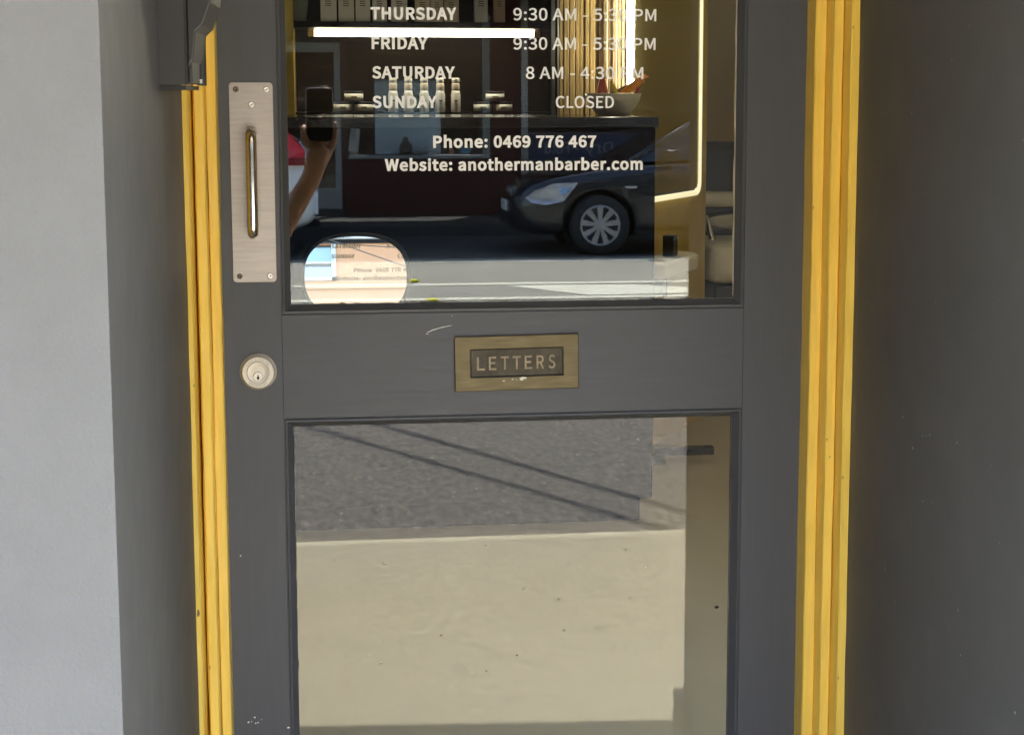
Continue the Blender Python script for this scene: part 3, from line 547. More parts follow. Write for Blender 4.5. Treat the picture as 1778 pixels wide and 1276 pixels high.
# round tilted mirror standing on the ledge
mr = thing('round_mirror', 'round black rimmed mirror tilted up in front of the counter', 'mirror', (0.0925, 2.25, 1.072))
def squircle(a, b, e, n=56):
    out = []
    for k in range(n):
        t = 2 * math.pi * k / n; c, s_ = math.cos(t), math.sin(t)
        out.append((a * math.copysign(abs(c) ** (2 / e), c), b * math.copysign(abs(s_) ** (2 / e), s_)))
    return out
MIR = mat('mirror_silver', (0.93, 0.93, 0.93), 0.0, 1.0)
TILT, TURN = 0.1385, 0.0077
rotm = Matrix.Rotation(TURN, 4, 'Z') @ Matrix.Rotation(-TILT, 4, 'X')
bm = B(); prism(bm, squircle(0.1375, 0.108, 2.5), -0.002, 0.0, 'Y'); g = link('mirror_glass', bm, MIR, mr); g.rotation_euler = rotm.to_euler()
bm = B(); pr = squircle(0.1375, 0.108, 2.5); ring = [Vector((x * 1.02 + .003, 0.006, z * 1.03)) for x, z in pr]; tube(bm, ring + [ring[0]], 0.007, 8, False)
g = link('rim', bm, LIDB, mr, True); g.rotation_euler = rotm.to_euler()
bm = B(); prism(bm, [(x * 1.04 + .006, z * 1.05 + .006) for x, z in pr], 0.008, 0.022, 'Y'); g = link('backing', bm, LIDB, mr); g.rotation_euler = rotm.to_euler()
bm = B(); box(bm, -0.05, 0.05, -0.04, 0.06, -0.147, -0.108, 0.004); link('foot', bm, LIDB, mr)

# shelf unit with a lit tube behind the counter
su = thing('shelf_unit', 'dark display shelves of hair products behind the counter', 'shelf unit', (0.34, 4.35, FZ))
cp(boxo('back_panel', -0.085, 0.912, 4.50, 4.52, FZ, 2.8, DARKB), su)
cp(boxo('shelf_board', -0.085, 0.905, 4.14, 4.50, 1.808, 1.830, DARKB), su)
cp(boxo('shelf_board', -0.085, 0.905, 4.14, 4.50, 1.470, 1.494, DARKB), su)
cp(boxo('shelf_board', -0.085, 0.905, 4.14, 4.50, 2.25, 2.27, DARKB), su)
cp(boxo('side_panel', 0.912, 0.930, 3.58, 4.52, FZ, 2.8, TEAL), su)
cp(boxo('side_post', -0.125, -0.088, 4.12, 4.52, FZ, 2.8, mat('yellow_post', (0.50, 0.36, 0.05), 0.5, var=.2, vs=8)), su)
tl = thing('shelf_light', 'glowing warm tube light under the upper product shelf', 'tube light', (0.4, 4.2, 1.79))
bm = B(); tube(bm, [(-0.012, 4.19, 1.789), (0.815, 4.19, 1.791)], 0.0132, 14); cp(link('light_tube', bm, LEDS, None, True), tl)
for x in (-0.022, 0.826):
    bm = B(); tube(bm, [(x - .012, 4.19, 1.789), (x + .012, 4.19, 1.789)], 0.0140, 12); cp(link('end_cap', bm, mat('tube_cap', (0.75, 0.55, 0.30), .4), None), tl)
cp(boxo('channel', -0.03, 0.835, 4.18, 4.21, 1.806, 1.8085, mat('channel_metal', (.5, .45, .35), .4, .6)), tl)

def carton(x0, x1, z0, h, y, m_, label, lines=3, dpt=.04):
    t = thing('product_carton', label, 'carton', ((x0 + x1) / 2, y, z0), 'product cartons on the upper shelf')
    hw = (x1 - x0) / 2
    bm = B(); box(bm, -hw, hw, 0, dpt, 0, h, .0012); link('carton_body', bm, m_, t)
    bm = B()
    for k in range(lines): box(bm, -hw * .42, hw * .42 * random.uniform(.6, 1), -.0006, 0.0002, h * .36 + k * .008, h * .36 + k * .008 + .0035)
    link('printed_label', bm, PRINT, t)
ordn = ['first', 'second', 'third', 'fourth', 'fifth']
for k, (a, b) in enumerate(((.014, .074), (.081, .139), (.145, .199), (.208, .262), (.279, .338))):
    carton(a, b, 1.830, .165, 4.215, CREAM, '%s cream carton from the left on the upper shelf' % ordn[k])
for k, (a, b) in enumerate(((.366, .420), (.424, .470), (.475, .529))):
    carton(a, b, 1.830, .15, 4.165, TAN, '%s tan carton in the group of three on the upper shelf' % ordn[k])
for k, (a, b) in enumerate(((.591, .641), (.665, .707))):
    carton(a, b, 1.830, .17, 4.20, (CREAM, TAN)[k], '%s carton of the pair at the right end of the upper shelf' % ('left', 'right')[k])
t = thing('glass_vase', 'grey green tapered vase at the left end of the upper shelf', 'vase', (-0.066, 4.24, 1.830))
bm = B(); lathe(bm, [(.024, 0), (.027, .004), (.045, .16), (.047, .17)], seg=24); link('vase_body', bm, mat('grey_green_glaze', (.26, .27, .21), .3), t, True)
bm = B(); lathe(bm, [(.026, 0.171), (.026, .176), (.02, .20), (.006, .24)], seg=16); link('dried_stem', bm, TAN, t, True)

def pump_bottle(x, k):
    t = thing('product_bottle', '%s cream bottle from the left in the row of five on the lower shelf' % ordn[k], 'bottle', (x, 4.235, 1.494), 'cream bottles on the lower shelf')
    bm = B(); lathe(bm, [(.0175, 0), (.0185, .002), (.0185, .066), (.0165, .074), (.0150, .082)], seg=24); link('bottle_body', bm, CREAM, t, True)
    bm = B(); lathe(bm, [(.0150, .0825), (.0158, .084), (.0155, .105), (.0130, .112)], seg=24); link('shoulder', bm, TAN, t, True)
    bm = B(); lathe(bm, [(.0128, .1122), (.0148, .114), (.0148, .128), (.0135, .130)], seg=24); link('cap', bm, CREAM, t, True)
    bm = B(); box(bm, -.006, .006, -.0192, -.0175, .040, .047); box(bm, -.004, .004, -.0192, -.0175, .030, .033); link('printed_label', bm, PRINT, t)
for k, x in enumerate((.282, .340, .400, .461, .520)): pump_bottle(x, k)
def tin(x, z, label, r=.036):
    t = thing('wax_tin', label, 'tin', (x, 4.26, z), 'round product tins on the lower shelf')
    bm = B(); lathe(bm, [(r * .96, 0), (r, .002), (r, .006)], seg=28); link('tin_base', bm, LIDB, t, True)
    bm = B(); lathe(bm, [(r * 1.005, .0062), (r * 1.005, .030)], seg=28); link('paper_band', bm, CREAM, t, True)
    bm = B(); lathe(bm, [(r, .0302), (r, .038), (r * .94, .040)], seg=28); link('lid', bm, LIDB, t, True)
    bm = B(); box(bm, -.011, .011, -r * 1.02, -r * .94, .014, .021); link('printed_label', bm, PRINT, t)
for x, z, l in ((.093, 1.494, 'lower left tin in the stack at the left end of the lower shelf'), (.171, 1.494, 'lower right tin in the stack at the left end of the lower shelf'), (.134, 1.534, 'top tin of the stack at the left end of the lower shelf'),
                (.626, 1.494, 'lower left tin in the stack at the right end of the lower shelf'), (.704, 1.494, 'lower right tin in the stack at the right end of the lower shelf'), (.673, 1.534, 'top tin of the stack at the right end of the lower shelf')):
    tin(x, z, l)

# timber wall and the angled mustard partition with its lit mirror
tw = thing('timber_wall', 'golden vertical timber battens beside the lit mirror', 'wall cladding', (0.9, 3.36, FZ))
xs = 0.806
while xs < 1.035:
    wd = random.uniform(.013, .022); d = random.uniform(0, .010)
    cp(boxo('batten', xs, min(xs + wd - .0008, 1.04), 3.415 - d, 3.46, FZ, 2.98, TIMB, bev=.003, seg=1), tw); xs += wd
cp(boxo('wall_core', 0.80, 1.045, 3.46, 3.56, FZ, 3.0, DARKB), tw)
PD = Vector((0.505, 0.863, 0)).normalized(); PN = Vector((0.863, -0.505, 0)).normalized(); P0 = Vector((1.032, 3.36, 0))
PW = 0.875
YB = mat('mustard_partition_paint', (0.56, 0.41, 0.085), 0.45, var=0.12, vs=6, bump=.05, bs=40)
pm = Matrix(((PD.x, PN.x, 0, P0.x), (PD.y, PN.y, 0, P0.y), (0, 0, 1, 0), (0, 0, 0, 1)))   # local: x along, y towards the viewer, z up
pt = thing('partition_wall', 'angled mustard partition that carries the lit mirror', 'partition', (0, 0, 0)); pt.matrix_world = pm
boxo('panel', 0, PW, -0.10, 0, FZ, 3.0, YB, pt)
TIMB2 = mat('tube_lit_timber', (0.46, 0.34, 0.19), 0.5, var=0.45, vs=9, stretch=(14, 14, 0.7), bump=0.2, bs=40)  # lighter copy of the timber, tube glow put into its colour
for k in range(6): boxo('batten', -.008 - .004 * (k % 2), -.0005, -.10 + k * .0166, -.0845 + k * .0166, FZ, 2.98, TIMB2, pt, bev=.002, seg=1)
wm = thing('wall_mirror', 'tall rounded mirror edged by a glowing light strip', 'mirror', (0, 0, 0)); wm.matrix_world = pm
MIRR = mat('mustard_gloss_mirror', (0.50, 0.41, 0.17), 0.10, 0.45)  # glossy mustard colour in place of a true mirror surface
MX0, MX1, MZ0, MZ1 = 0.0, 0.742, 1.185, 2.6
bm = B(); prism(bm, rrect(MX0 - .016, MX1 - .024, MZ0 + .03, MZ1 - .03, .03), 0.012, 0.02, 'Y'); link('mirror_glass', bm, MIRR, wm)
bm = B(); prism(bm, rrect(MX0 - .02, MX1 - .02, MZ0 + .02, MZ1 - .02, .04), 0.001, 0.012, 'Y'); link('backing', bm, LIDB, wm)
def striptube(name, pts, r, m_):
    bm = B(); tube(bm, pts, r, 10); return link(name, bm, m_, wm, True)
striptube('light_tube', [(MX0 - .030, .022, 1.575), (MX0 - .030, .022, MZ1 - .05)], .0125, LED)
c = [(MX0 + .02, .018, MZ0 + .012)] + [(MX1 - .05 + .038 * math.sin(a), .018, MZ0 + .05 - .038 * math.cos(a)) for a in [math.pi / 2 * k / 6 for k in range(7)]] + [(MX1 - .012, .018, MZ1 - .05)]
striptube('edge_light', c, .0105, LED2)
lg = thing('vanity_ledge', 'cream rounded vanity ledge under the lit mirror', 'ledge', (0, 0, 0)); lg.matrix_world = pm
pl = [(0.0, 0.001), (0.0, 0.14)] + [(0.34 + 0.135 * math.sin(a), 0.001 + 0.139 * math.cos(a)) for a in [math.pi / 2 * k / 8 for k in range(9)]]
CRM = mat('cream_ceramic', (0.86, 0.81, 0.68), 0.25)
bm = B(); prism(bm, pl, 0.941, 0.998, 'Z'); bmesh.ops.bevel(bm, geom=[e for e in bm.edges if abs(e.verts[0].co.z - e.verts[1].co.z) < 1e-6], offset=.012, segments=3, profile=.5, affect='EDGES'); link('ledge_top', bm, CRM, lg, False)
boxo('bracket', 0.1, 0.14, .001, .10, .87, .940, BLK, lg)
hb = thing('clipper_holder', 'small black holder standing on the cream ledge', 'holder', (0, 0, 0)); hb.matrix_world = pm @ Matrix.Translation((0.24, .075, .999))
boxo('holder_body', -.026, .026, -.02, .02, 0, .074, LIDB, hb, bev=.003)
boxo('holder_clip', -.022, -.012, .02, .023, .058, .070, CHROME, hb)
boxo('holder_clip', .010, .018, .02, .023, .058, .070, CHROME, hb)

# bowl of wrapped sweets on the counter
bw = thing('sweet_bowl', 'pale ceramic bowl of wrapped sweets on the black counter', 'bowl', (0.906, 2.90, 1.4985))
bm = B(); lathe(bm, [(.045, 0), (.05, .003), (.068, .02), (.082, .045), (.0885, .066), (.0855, .067), (.079, .046), (.06, .02), (.01, .012)], seg=40)
link('bowl_body', bm, mat('pale_ceramic', (.60, .54, .44), .3), bw, True)
def sweet(x, y, z, L, wd, rx, ry, rz, col, label):
    t = thing('wrapped_sweet', label, 'sweet', (0.906 + x, 2.90 + y, 1.4985 + z)); t.rotation_euler = (rx, ry, rz)
    m_ = mat('wrapper_' + label.split()[0], col, .3, var=.2, vs=60)
    bm = B(); loft(bm, [[(q, wd * c1 * .5, wd * .35 * s1) for c1, s1 in [(math.cos(a), math.sin(a)) for a in [math.pi * k / 5 for k in range(10)]]] for q in (-L / 2, -L * .42, -L * .2, L * .2, L * .42, L / 2)])
    link('wrapper', bm, m_, t, True)
    bm = B(); prism(bm, [(L / 2, -wd * .2), (L * .72, -wd * .6), (L * .70, 0), (L * .72, wd * .6), (L / 2, wd * .2)], -.001, .001, 'Z'); link('twist_end', bm, m_, t)
sweet(-.042, 0, .078, .07, .022, 0, -1.35, 0, (.42, .03, .02), 'red wrapped sweet standing upright at the left of the bowl')
sweet(-.020, .02, .078, .06, .020, 0, -1.75, .2, (.62, .20, .05), 'coral wrapped sweet beside the red one in the bowl')
sweet(.004, -.02, .074, .05, .020, 0, -2.0, .1, (.55, .45, .03), 'yellow wrapped sweet in the middle of the bowl')
sweet(.035, 0, .080, .09, .024, 0, -.45, 0, (.10, .09, .05), 'olive wrapped sweet lying across the bowl')
sweet(.055, -.02, .085, .085, .034, .3, -.65, 0, (.75, .27, .03), 'orange wrapped sweet leaning out at the right of the bowl')
sweet(.078, .01, .073, .03, .018, 0, -1.3, 0, (.38, .02, .06), 'crimson wrapped sweet under the orange one in the bowl')

# barber chair
ch = thing('barber_chair', 'black and cream barber chair behind the partition', 'barber chair', (1.93, 4.55, FZ))
LEA = mat('black_leather', (0.012, 0.011, 0.010), 0.35, var=.2, vs=30, bump=.3, bs=200)
CLE = mat('cream_vinyl', (0.90, 0.86, 0.74), 0.42, var=.05, vs=20)
def chb(name, x0, x1, y0, y1, z0, z1, m_, bev=.03): return boxo(name, x0, x1, y0, y1, z0, z1, m_, ch, bev=bev, seg=4)
bm = B(); lathe(bm, [(.33, 0), (.33, .02), (.25, .045), (.06, .06), (.05, .30)], seg=36); link('base', bm, CHROME, ch, True)
chb('seat_frame', -.26, .28, -.22, .28, .30, .38, CHROME, .01)
chb('seat_cushion', -.40, .28, -.24, .28, .50, .66, CLE, .045)
chb('seat_base', -.37, .26, -.23, .27, .38, .50, LEA, .02)
chb('back_cushion', -.40, .30, .24, .38, .70, 1.055, LEA, .05)
chb('lower_back', -.36, .28, .22, .34, .62, .76, LEA, .03)
chb('back_roll', -.42, .32, .15, .27, .782, .846, CLE, .028)
bm = B(); tube(bm, [(-.362, .02, .735), (-.31, .0, .735), (-.20, -.02, .735), (-.17, -.16, .735), (-.17, -.24, .735)], [.010, .024, .038, .036, .026], 14); link('armrest', bm, CLE, ch, True)
bm = B(); tube(bm, [(.36, .12, .75), (.36, .0, .75), (.36, -.22, .74)], [.034, .036, .026], 14); link('armrest', bm, CLE, ch, True)
bm = B(); tube(bm, [(-.36, .0, .76), (-.33, -.02, .64), (-.28, .02, .42)], .014, 10); link('arm_strut', bm, CHROME, ch, True)
bm = B(); tube(bm, [(.36, .0, .76), (.33, -.02, .64), (.26, .02, .42)], .014, 10); link('arm_strut', bm, CHROME, ch, True)
for s in (-1, 1):
    bm = B(); tube(bm, [(s * .2, -.2, .34), (s * .24, -.5, .16), (s * .24, -.62, .12)], .014, 10); link('footrest_bar', bm, CHROME, ch, True)
chb('footrest', -.30, .30, -.74, -.58, .10, .125, LEA, .008)
ft = thing('floor_bar', 'short black bar lying on the shop floor by the partition', 'bar', (1.22, 3.28, FZ))
bm = B(); box(bm, -.105, .105, -.02, .02, .028, .056, .004); link('bar_body', bm, BLKG, ft)
for x in (-.085,):
    bm = B(); box(bm, x - .02, x + .02, -.02, .02, 0, .028); link('bar_foot', bm, BLKG, ft)

# crumbs and hair clippings on the shop floor, grit and leaf litter on the footpath
def flecks(name, n, xr, yr, z, sizes, m_):
    bm = B()
    for k in range(n):
        x, y = random.uniform(*xr), random.uniform(*yr); r = random.uniform(*sizes); a0 = random.uniform(0, 6); e = random.uniform(.35, 1)
        pts = [(x + r * math.cos(a) * math.cos(a0) - r * e * math.sin(a) * math.sin(a0), y + r * math.cos(a) * math.sin(a0) + r * e * math.sin(a) * math.cos(a0)) for a in [2 * math.pi * q / 6 for q in range(6)]]
        prism(bm, pts, z + .0002, z + random.uniform(.002, .005), 'Z')
    return tag(link(name, bm, m_), kind='stuff')
flecks('floor_crumbs', 22, (.1, 1.3), (.6, 2.3), FZ, (.003, .007), LIDB)
flecks('pale_grit', 40, (-.4, 1.5), (-3.35, -1.1), 0.0, (.002, .006), WHITEP)
flecks('leaf_litter', 45, (-.4, 1.5), (-3.38, -1.1), 0.0, (.002, .0075), mat('dark_litter', (.11, .09, .06), .9))
flecks('road_grit', 60, (-.6, 2.0), (-6.2, -3.6), -.104, (.004, .009), KERB)

# ------------------------------------------------------------------ across the street
BRK = mat('dark_red_brick', (0.085, 0.020, 0.013), 0.7, var=.25, vs=14, bump=.3, bs=60)
PEACH = mat('peach_render', (0.34, 0.165, 0.082), 0.8, var=.05, vs=1.2, bump=.2, bs=60)
GRF = mat('grey_joinery', (0.34, 0.34, 0.32), 0.5)
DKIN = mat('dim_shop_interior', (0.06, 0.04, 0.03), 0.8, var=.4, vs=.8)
fb = thing('peach_shop_row', 'peach two storey shop row across the street with brick shopfront', 'building', (0, -20.4, 0))
FY = -20.4
def fp(o): return loc(o, fb)
def ff(name, x0, x1, z0, z1, m_, y0=FY - .3, y1=FY, bev=0): return fp(boxo(name, x0, x1, y0, y1, z0, z1, m_, bev=bev))
# facade faces +Y at y = FY
ff('upper_wall', -24, -1.0, 3.4, 9.9, PEACH); ff('upper_wall', 0.57, 26, 3.4, 9.9, PEACH)
ff('upper_wall', -1.0, 0.57, 3.4, 5.07, PEACH); ff('upper_wall', -1.0, 0.57, 5.59, 9.9, PEACH)
win = ff('upper_window', -1.0, 0.57, 5.07, 5.59, mat('sky_reflection_blue', (0.07, 0.14, 0.21), 0.08, spec=1.0), FY - .2, FY - .12)  # blue base colour stands in for sky reflected in the pane
WF = mat('white_frame', (.30, .30, .29), .5)
def wfp(n_, a, b, c, d): o = boxo(n_, a, b, FY - .12, FY + .03, c, d, WF); o.parent = win; return o
wfp('window_frame', .51, .58, 5.02, 5.60); wfp('window_frame', -1.04, .58, 5.02, 5.075); wfp('transom', -1.0, .51, 5.29, 5.32); wfp('window_frame', -1.06, -1.0, 5.02, 5.60)
ff('string_course', -24, 26, 4.88, 4.96, mat('cream_course', (.32, .18, .085), .7), FY, FY + .05, .01)
ff('painted_eave_shadow', -24, 26, 5.61, 5.665, mat('eave_shadow_black', (.006, .006, .006), .8, spec=.1), FY, FY + .04)  # black strip painted as the shadow under the eave
ff('eave_gutter', -24, 26, 5.665, 5.80, mat('pale_gutter', (.30, .29, .28), .5), FY, FY + .10, .01)
ff('parapet', -24, 26, 9.9, 10.1, GRF, FY - .35, FY + .08, .02)
# awning of the row
ff('awning', -24, 26, 3.05, 3.15, mat('awning_sheet', (.35, .34, .32), .6), FY, FY + 3.7); ff('awning_fascia', -24, 26, 3.0, 3.3, GRF, FY + 3.7, FY + 3.74)
# shopfronts (left to right as one faces the row from the door)
ff('brick_dado', 0.29, 2.62, 0.01, 0.74, BRK, FY - .25, FY + .02)
ff('brick_pier', 2.21, 2.60, 0.74, 3.2, BRK, FY - .25, FY + .02)
ff('brick_pier', 0.28, 0.37, 0.74, 3.2, mat('brown_timber', (.10, .045, .03), .5, var=.2, vs=10), FY - .1, FY + .03)
ff('brick_dado', -24, -1.3, 0.01, 0.74, BRK, FY - .25, FY + .02)
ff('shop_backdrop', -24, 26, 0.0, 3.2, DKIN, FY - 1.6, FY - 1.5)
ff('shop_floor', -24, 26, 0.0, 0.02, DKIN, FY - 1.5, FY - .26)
# door of the first shop
dr = ff('shop_entrance', .205, .285, .10, 2.22, GRF, FY - .08, FY + .03)
for a, b, c, d in ((-.62, .205, 2.10, 2.22), (-.70, -.62, .10, 2.22), (-.62, .205, .10, .36)):
    o = boxo('door_frame', a, b, FY - .08, FY + .02, c, d, GRF); o.parent = dr;
o = boxo('door_glass', -.62, .205, FY - .05, FY - .04, .36, 2.10, GLASSF); o.parent = dr;
ff('door_step', -.75, .30, .01, .09, mat('dark_step', (.06, .06, .05), .8), FY - .1, FY + .10)
# window of the first shop
ff('window_post', 2.12, 2.205, .74, 2.6, GRF, FY - .08, FY + .03)
ff('window_sill', .37, 2.12, .74, .785, GRF, FY - .12, FY + .04)
ff('window_glass', .37, 2.12, .785, 2.5, GLASSF, FY - .04, FY - .03)
ff('window_head', .28, 2.62, 2.5, 3.2, mat('brown_head', (.045, .035, .025), .6), FY - .1, FY + .01)
ff('door_head', -24, .28, 2.22, 3.2, mat('brown_head', (.045, .035, .025), .6), FY - .1, FY + .01)
ff('shop_window_glass', -24, -1.3, .74, 2.22, GLASSF, FY - .04, FY - .03)
ff('entrance_post', -1.3, -.70, .01, 2.22, BRK, FY - .15, FY + .01)
# second shop on the other side of the downpipe
ff('shop_panel', 2.72, 26, .01, .74, mat('blue_grey_panel', (.085, .10, .11), .5), FY - .1, FY + .01)
ff('sign_band', 2.72, 8.0, .74, 1.06, mat('navy_sign', (.035, .038, .085), .4), FY - .1, FY + .02)
ff('window_glass', 2.72, 26, 1.06, 2.5, GLASSF, FY - .04, FY - .03)
ff('window_head', 2.72, 26, 2.5, 3.2, mat('brown_head', (.045, .035, .025), .6), FY - .1, FY + .01)
bm = B(); tube(bm, [(2.655, FY + .06, .02), (2.655, FY + .06, 3.2)], .045, 12); fp(link('downpipe', bm, mat('grey_pipe', (.55, .55, .54), .5), None, True))
for wd, a, b in (('Dry', 3.46, 3.83), ('-', 3.33, 3.38), ('Fold', 2.93, 3.25)):
    fp(text('shop_lettering', wd, a, b, .80, .15, FY + .024, .004, mat('faded_lettering', (.30, .29, .33), .6), None, .002, axis='far'))   # reads right as seen from the street
# things in the shop window
pb = thing('display_board', 'large pale blue board hanging in the window across the street', 'board', (1.16, FY - .35, .79))
loc(boxo('board_sheet', .73, 1.59, FY - .36, FY - .35, .79, 1.74, mat('pale_blue_sheet', (.74, .82, .88), .6, var=.04, vs=2)), pb)
loc(boxo('board_rail', .72, 1.60, FY - .37, FY - .345, 1.74, 1.76, GRF), pb)
po = thing('leaning_poster', 'white poster leaning in the window beside the entrance across the street', 'poster', (.45, FY - .2, .79))
bm = B(); prism(bm, [(.375, .83), (.50, .82), (.535, 1.12), (.41, 1.13)], FY - .21, FY - .20, 'Y'); loc(link('poster_sheet', bm, mat('poster_white', (.72, .74, .74), .6), None), po)
loc(boxo('poster_stand', .40, .50, FY - .26, FY - .211, .785, .83, GRF), po)
for x, r, h, c_, l in ((1.12, .085, .22, (.16, .11, .08), 'brown jug on the window ledge in front of the pale board'), (1.40, .03, .20, (.55, .57, .58), 'pale bottle on the window ledge by the edge of the board'), (1.72, .03, .13, (.62, .42, .30), 'small orange bottle on the ledge right of the pale board'), (1.90, .07, .15, (.10, .25, .36), 'blue jar on the window ledge beside the grey post')):
    t = thing('window_ornament', l, 'ornament', (x, FY - .2, .786), 'ornaments on the window ledge')
    bm = B(); lathe(bm, [(r * .7, 0), (r, h * .15), (r, h * .5), (r * .45, h * .78), (r * .4, h)], seg=18); link('ornament_body', bm, mat('orn_' + l.split()[0], c_, .4), t, True)
    bm = B(); lathe(bm, [(r * .46, h * 1.001), (r * .5, h * 1.03), (r * .3, h * 1.06)], seg=14); link('ornament_stopper', bm, GRF, t, True)

# overhead cables: two over the road, two along the row
WIRE = mat('black_cable', (.02, .02, .02), .6)
for a, b, r, l in (((-5.016, -20.36, 6.5), (6.455, -1.06, 6.5), .022, 'black overhead cable that crosses the road nearer the shop end'), ((-4.305, -20.36, 6.5), (6.543, -1.06, 6.5), .022, 'black overhead cable that crosses the road beside the other one'),
                   ((-6, -18.2, 5.75), (9, -18.2, 4.66), .007, 'thin upper cable strung in front of the peach wall'), ((-3.2, -18.2, 6.72), (4.0, -18.2, 3.98), .008, 'thin steep cable strung in front of the peach wall')):
    bm = B(); A, Z = Vector(a), Vector(b)
    tube(bm, [A.lerp(Z, k / 24) - Vector((0, 0, .10 * math.sin(math.pi * k / 24))) for k in range(25)], r, 8)
    tag(link('overhead_cable', bm, WIRE, None, True), l, 'cable', 'overhead cables')

# ------------------------------------------------------------------ parked cars (front towards -X)
TYRE = mat('tyre_rubber', (.012, .012, .012), .8); RIM = mat('silver_hubcap', (.34, .34, .34), .35, .5)
CGL = mat('car_window', (.01, .012, .014), .06, spec=.8); ARCH = mat('arch_liner', (.006, .006, .006), .9)
LAMP = mat('headlight_lens', (.48, .49, .51), .12, .3, var=.35, vs=9); RED = mat('tail_lens', (.62, .012, .015), .12, emit=None); RED2 = mat('tail_lens_dark', (.22, .006, .012), .15)
def car(name, label, paint, x0, yside, L, Wd, prof, cabin, wheels, R, zg):
    """prof: (x, z_low, z_belt, z_hood, half-width factor) stations from the nose; the side that faces the shop lies at y=yside"""
    t = thing(name, label, 'car', (x0, yside - Wd / 2, zg))
    secs = []
    for x, zl, zb_, zh, wf in prof:
        hw = Wd / 2 * wf
        half = [(hw * .86, zl), (hw * .965, zl + .09), (hw, zl + .26), (hw * .995, zb_ - .16), (hw * .955, zb_ - .03), (hw * .90, zb_), (hw * .60, zh), (0, zh + .012)]
        ring = [(x, y, z) for y, z in half] + [(x, -y, z) for y, z in half[-2::-1]]
        secs.append(ring)
    bm = B(); loft(bm, secs); body = link('body', bm, paint, t, True)
    # wheel arches cut out of the body
    cut = B()
    for wx in wheels:
        for s in (1, -1):
            tube(cut, [(wx, s * (Wd / 2 - .24), R), (wx, s * (Wd / 2 + .1), R)], R + .055, 40)
    bmesh.ops.recalc_face_normals(cut, faces=cut.faces[:])
    co = link('cutter', cut, ARCH)
    sb = body.modifiers.new('s', 'SUBSURF'); sb.levels = 2; sb.render_levels = 2
    co.parent = t
    bo = body.modifiers.new('b', 'BOOLEAN'); bo.object = co; bo.operation = 'DIFFERENCE'; bo.solver = 'EXACT'
    bpy.context.view_layer.update()
    me = bpy.data.meshes.new_from_object(body.evaluated_get(bpy.context.evaluated_depsgraph_get()))
    body.modifiers.clear(); body.data = me; me.name = 'body'; bpy.data.objects.remove(co)
    # cabin: glass band and painted roof
    gs, rs = [], []
    for x, zb_, zr, wb, wr in cabin:
        gs.append([(x, Wd / 2 * wb, zb_), (x, Wd / 2 * wr, zr), (x, 0, zr + .02), (x, -Wd / 2 * wr, zr), (x, -Wd / 2 * wb, zb_)])
        rs.append([(x, Wd / 2 * wr + .006, zr - .05), (x, Wd / 2 * wr * .98, zr + .012), (x, 0, zr + .045), (x, -Wd / 2 * wr * .98, zr + .012), (x, -Wd / 2 * wr - .006, zr - .05)])
    bm = B(); loft(bm, gs); link('windows', bm, CGL, t)
    bm = B(); loft(bm, rs[1:-1]); link('roof', bm, paint, t, True)
    for a, b in ((0, 1), (-2, -1)):   # pillars
        bm = B()
        for s in (1, -1):
            p, q = cabin[a], cabin[b]
            tube(bm, [(p[0], s * (Wd / 2 * p[3] + .004), p[1] if p[1] < p[2] else p[1]), (q[0], s * (Wd / 2 * q[4] + .004), q[2] - .02)] if a == 0 else [(p[0], s * (Wd / 2 * p[4] + .004), p[2] - .02), (q[0], s * (Wd / 2 * q[3] + .004), q[1])], .035, 8)
        link('pillars', bm, paint, t, True)
    midx = (cabin[1][0] + cabin[-2][0]) / 2
    for wx in wheels:
        for s in (1, -1):
            w_ = thing('wheel', None, None, (wx, s * (Wd / 2 - .11), R)); w_.parent = t
            bm = B(); lathe(bm, [(R * .66, -.095), (R * .9, -.10), (R * .99, -.07), (R, 0), (R * .99, .07), (R * .9, .10), (R * .66, .095)], (0, 0, 0), 'Y', 48); link('tyre', bm, TYRE, w_, True)
            bm = B(); lathe(bm, [(R * .65, -.08), (R * .65, .075 * s + (.0 if s > 0 else 0)), (R * .64, .076 * s)], (0, 0, 0), 'Y', 40); link('rim_well', bm, ARCH, w_)
            bm = B(); rim = [Vector((R * .635 * math.cos(2 * math.pi * k / 40), s * .098, R * .635 * math.sin(2 * math.pi * k / 40))) for k in range(41)]
            tube(bm, rim, .012, 8, False)
            for k in range(9):
                a = 2 * math.pi * (k + .25) / 9; d = Vector((math.cos(a), 0, math.sin(a))); n_ = Vector((-math.sin(a), 0, math.cos(a)))
                i0, o0 = d * .045, d * R * .635
                vs = [bm.verts.new(v + Vector((0, s * yy, 0))) for yy in (.085, .104) for v in (i0 - n_ * .018, i0 + n_ * .018, o0 + n_ * .033, o0 - n_ * .033)]
                for q in ((0, 1, 2, 3), (7, 6, 5, 4), (0, 1, 5, 4), (1, 2, 6, 5), (2, 3, 7, 6), (3, 0, 4, 7)): bm.faces.new([vs[j] for j in q])
            lathe(bm, [(.055, .08 * s), (.055, .108 * s), (.03, .114 * s)], (0, 0, 0), 'Y', 20)
            link('hubcap', bm, RIM, w_)
            bm = B(); lathe(bm, [(R + .05, -.12 * s), (R + .05, -.10 * s)], (0, 0, 0), 'Y', 36); link('arch_liner', bm, ARCH, w_)
    return t
BLUEBLK = mat('black_car_paint', (.011, .013, .016), .25, coat=.5); WHT = mat('white_car_paint', (.80, .82, .82), .3, coat=.6)
zg = -.10
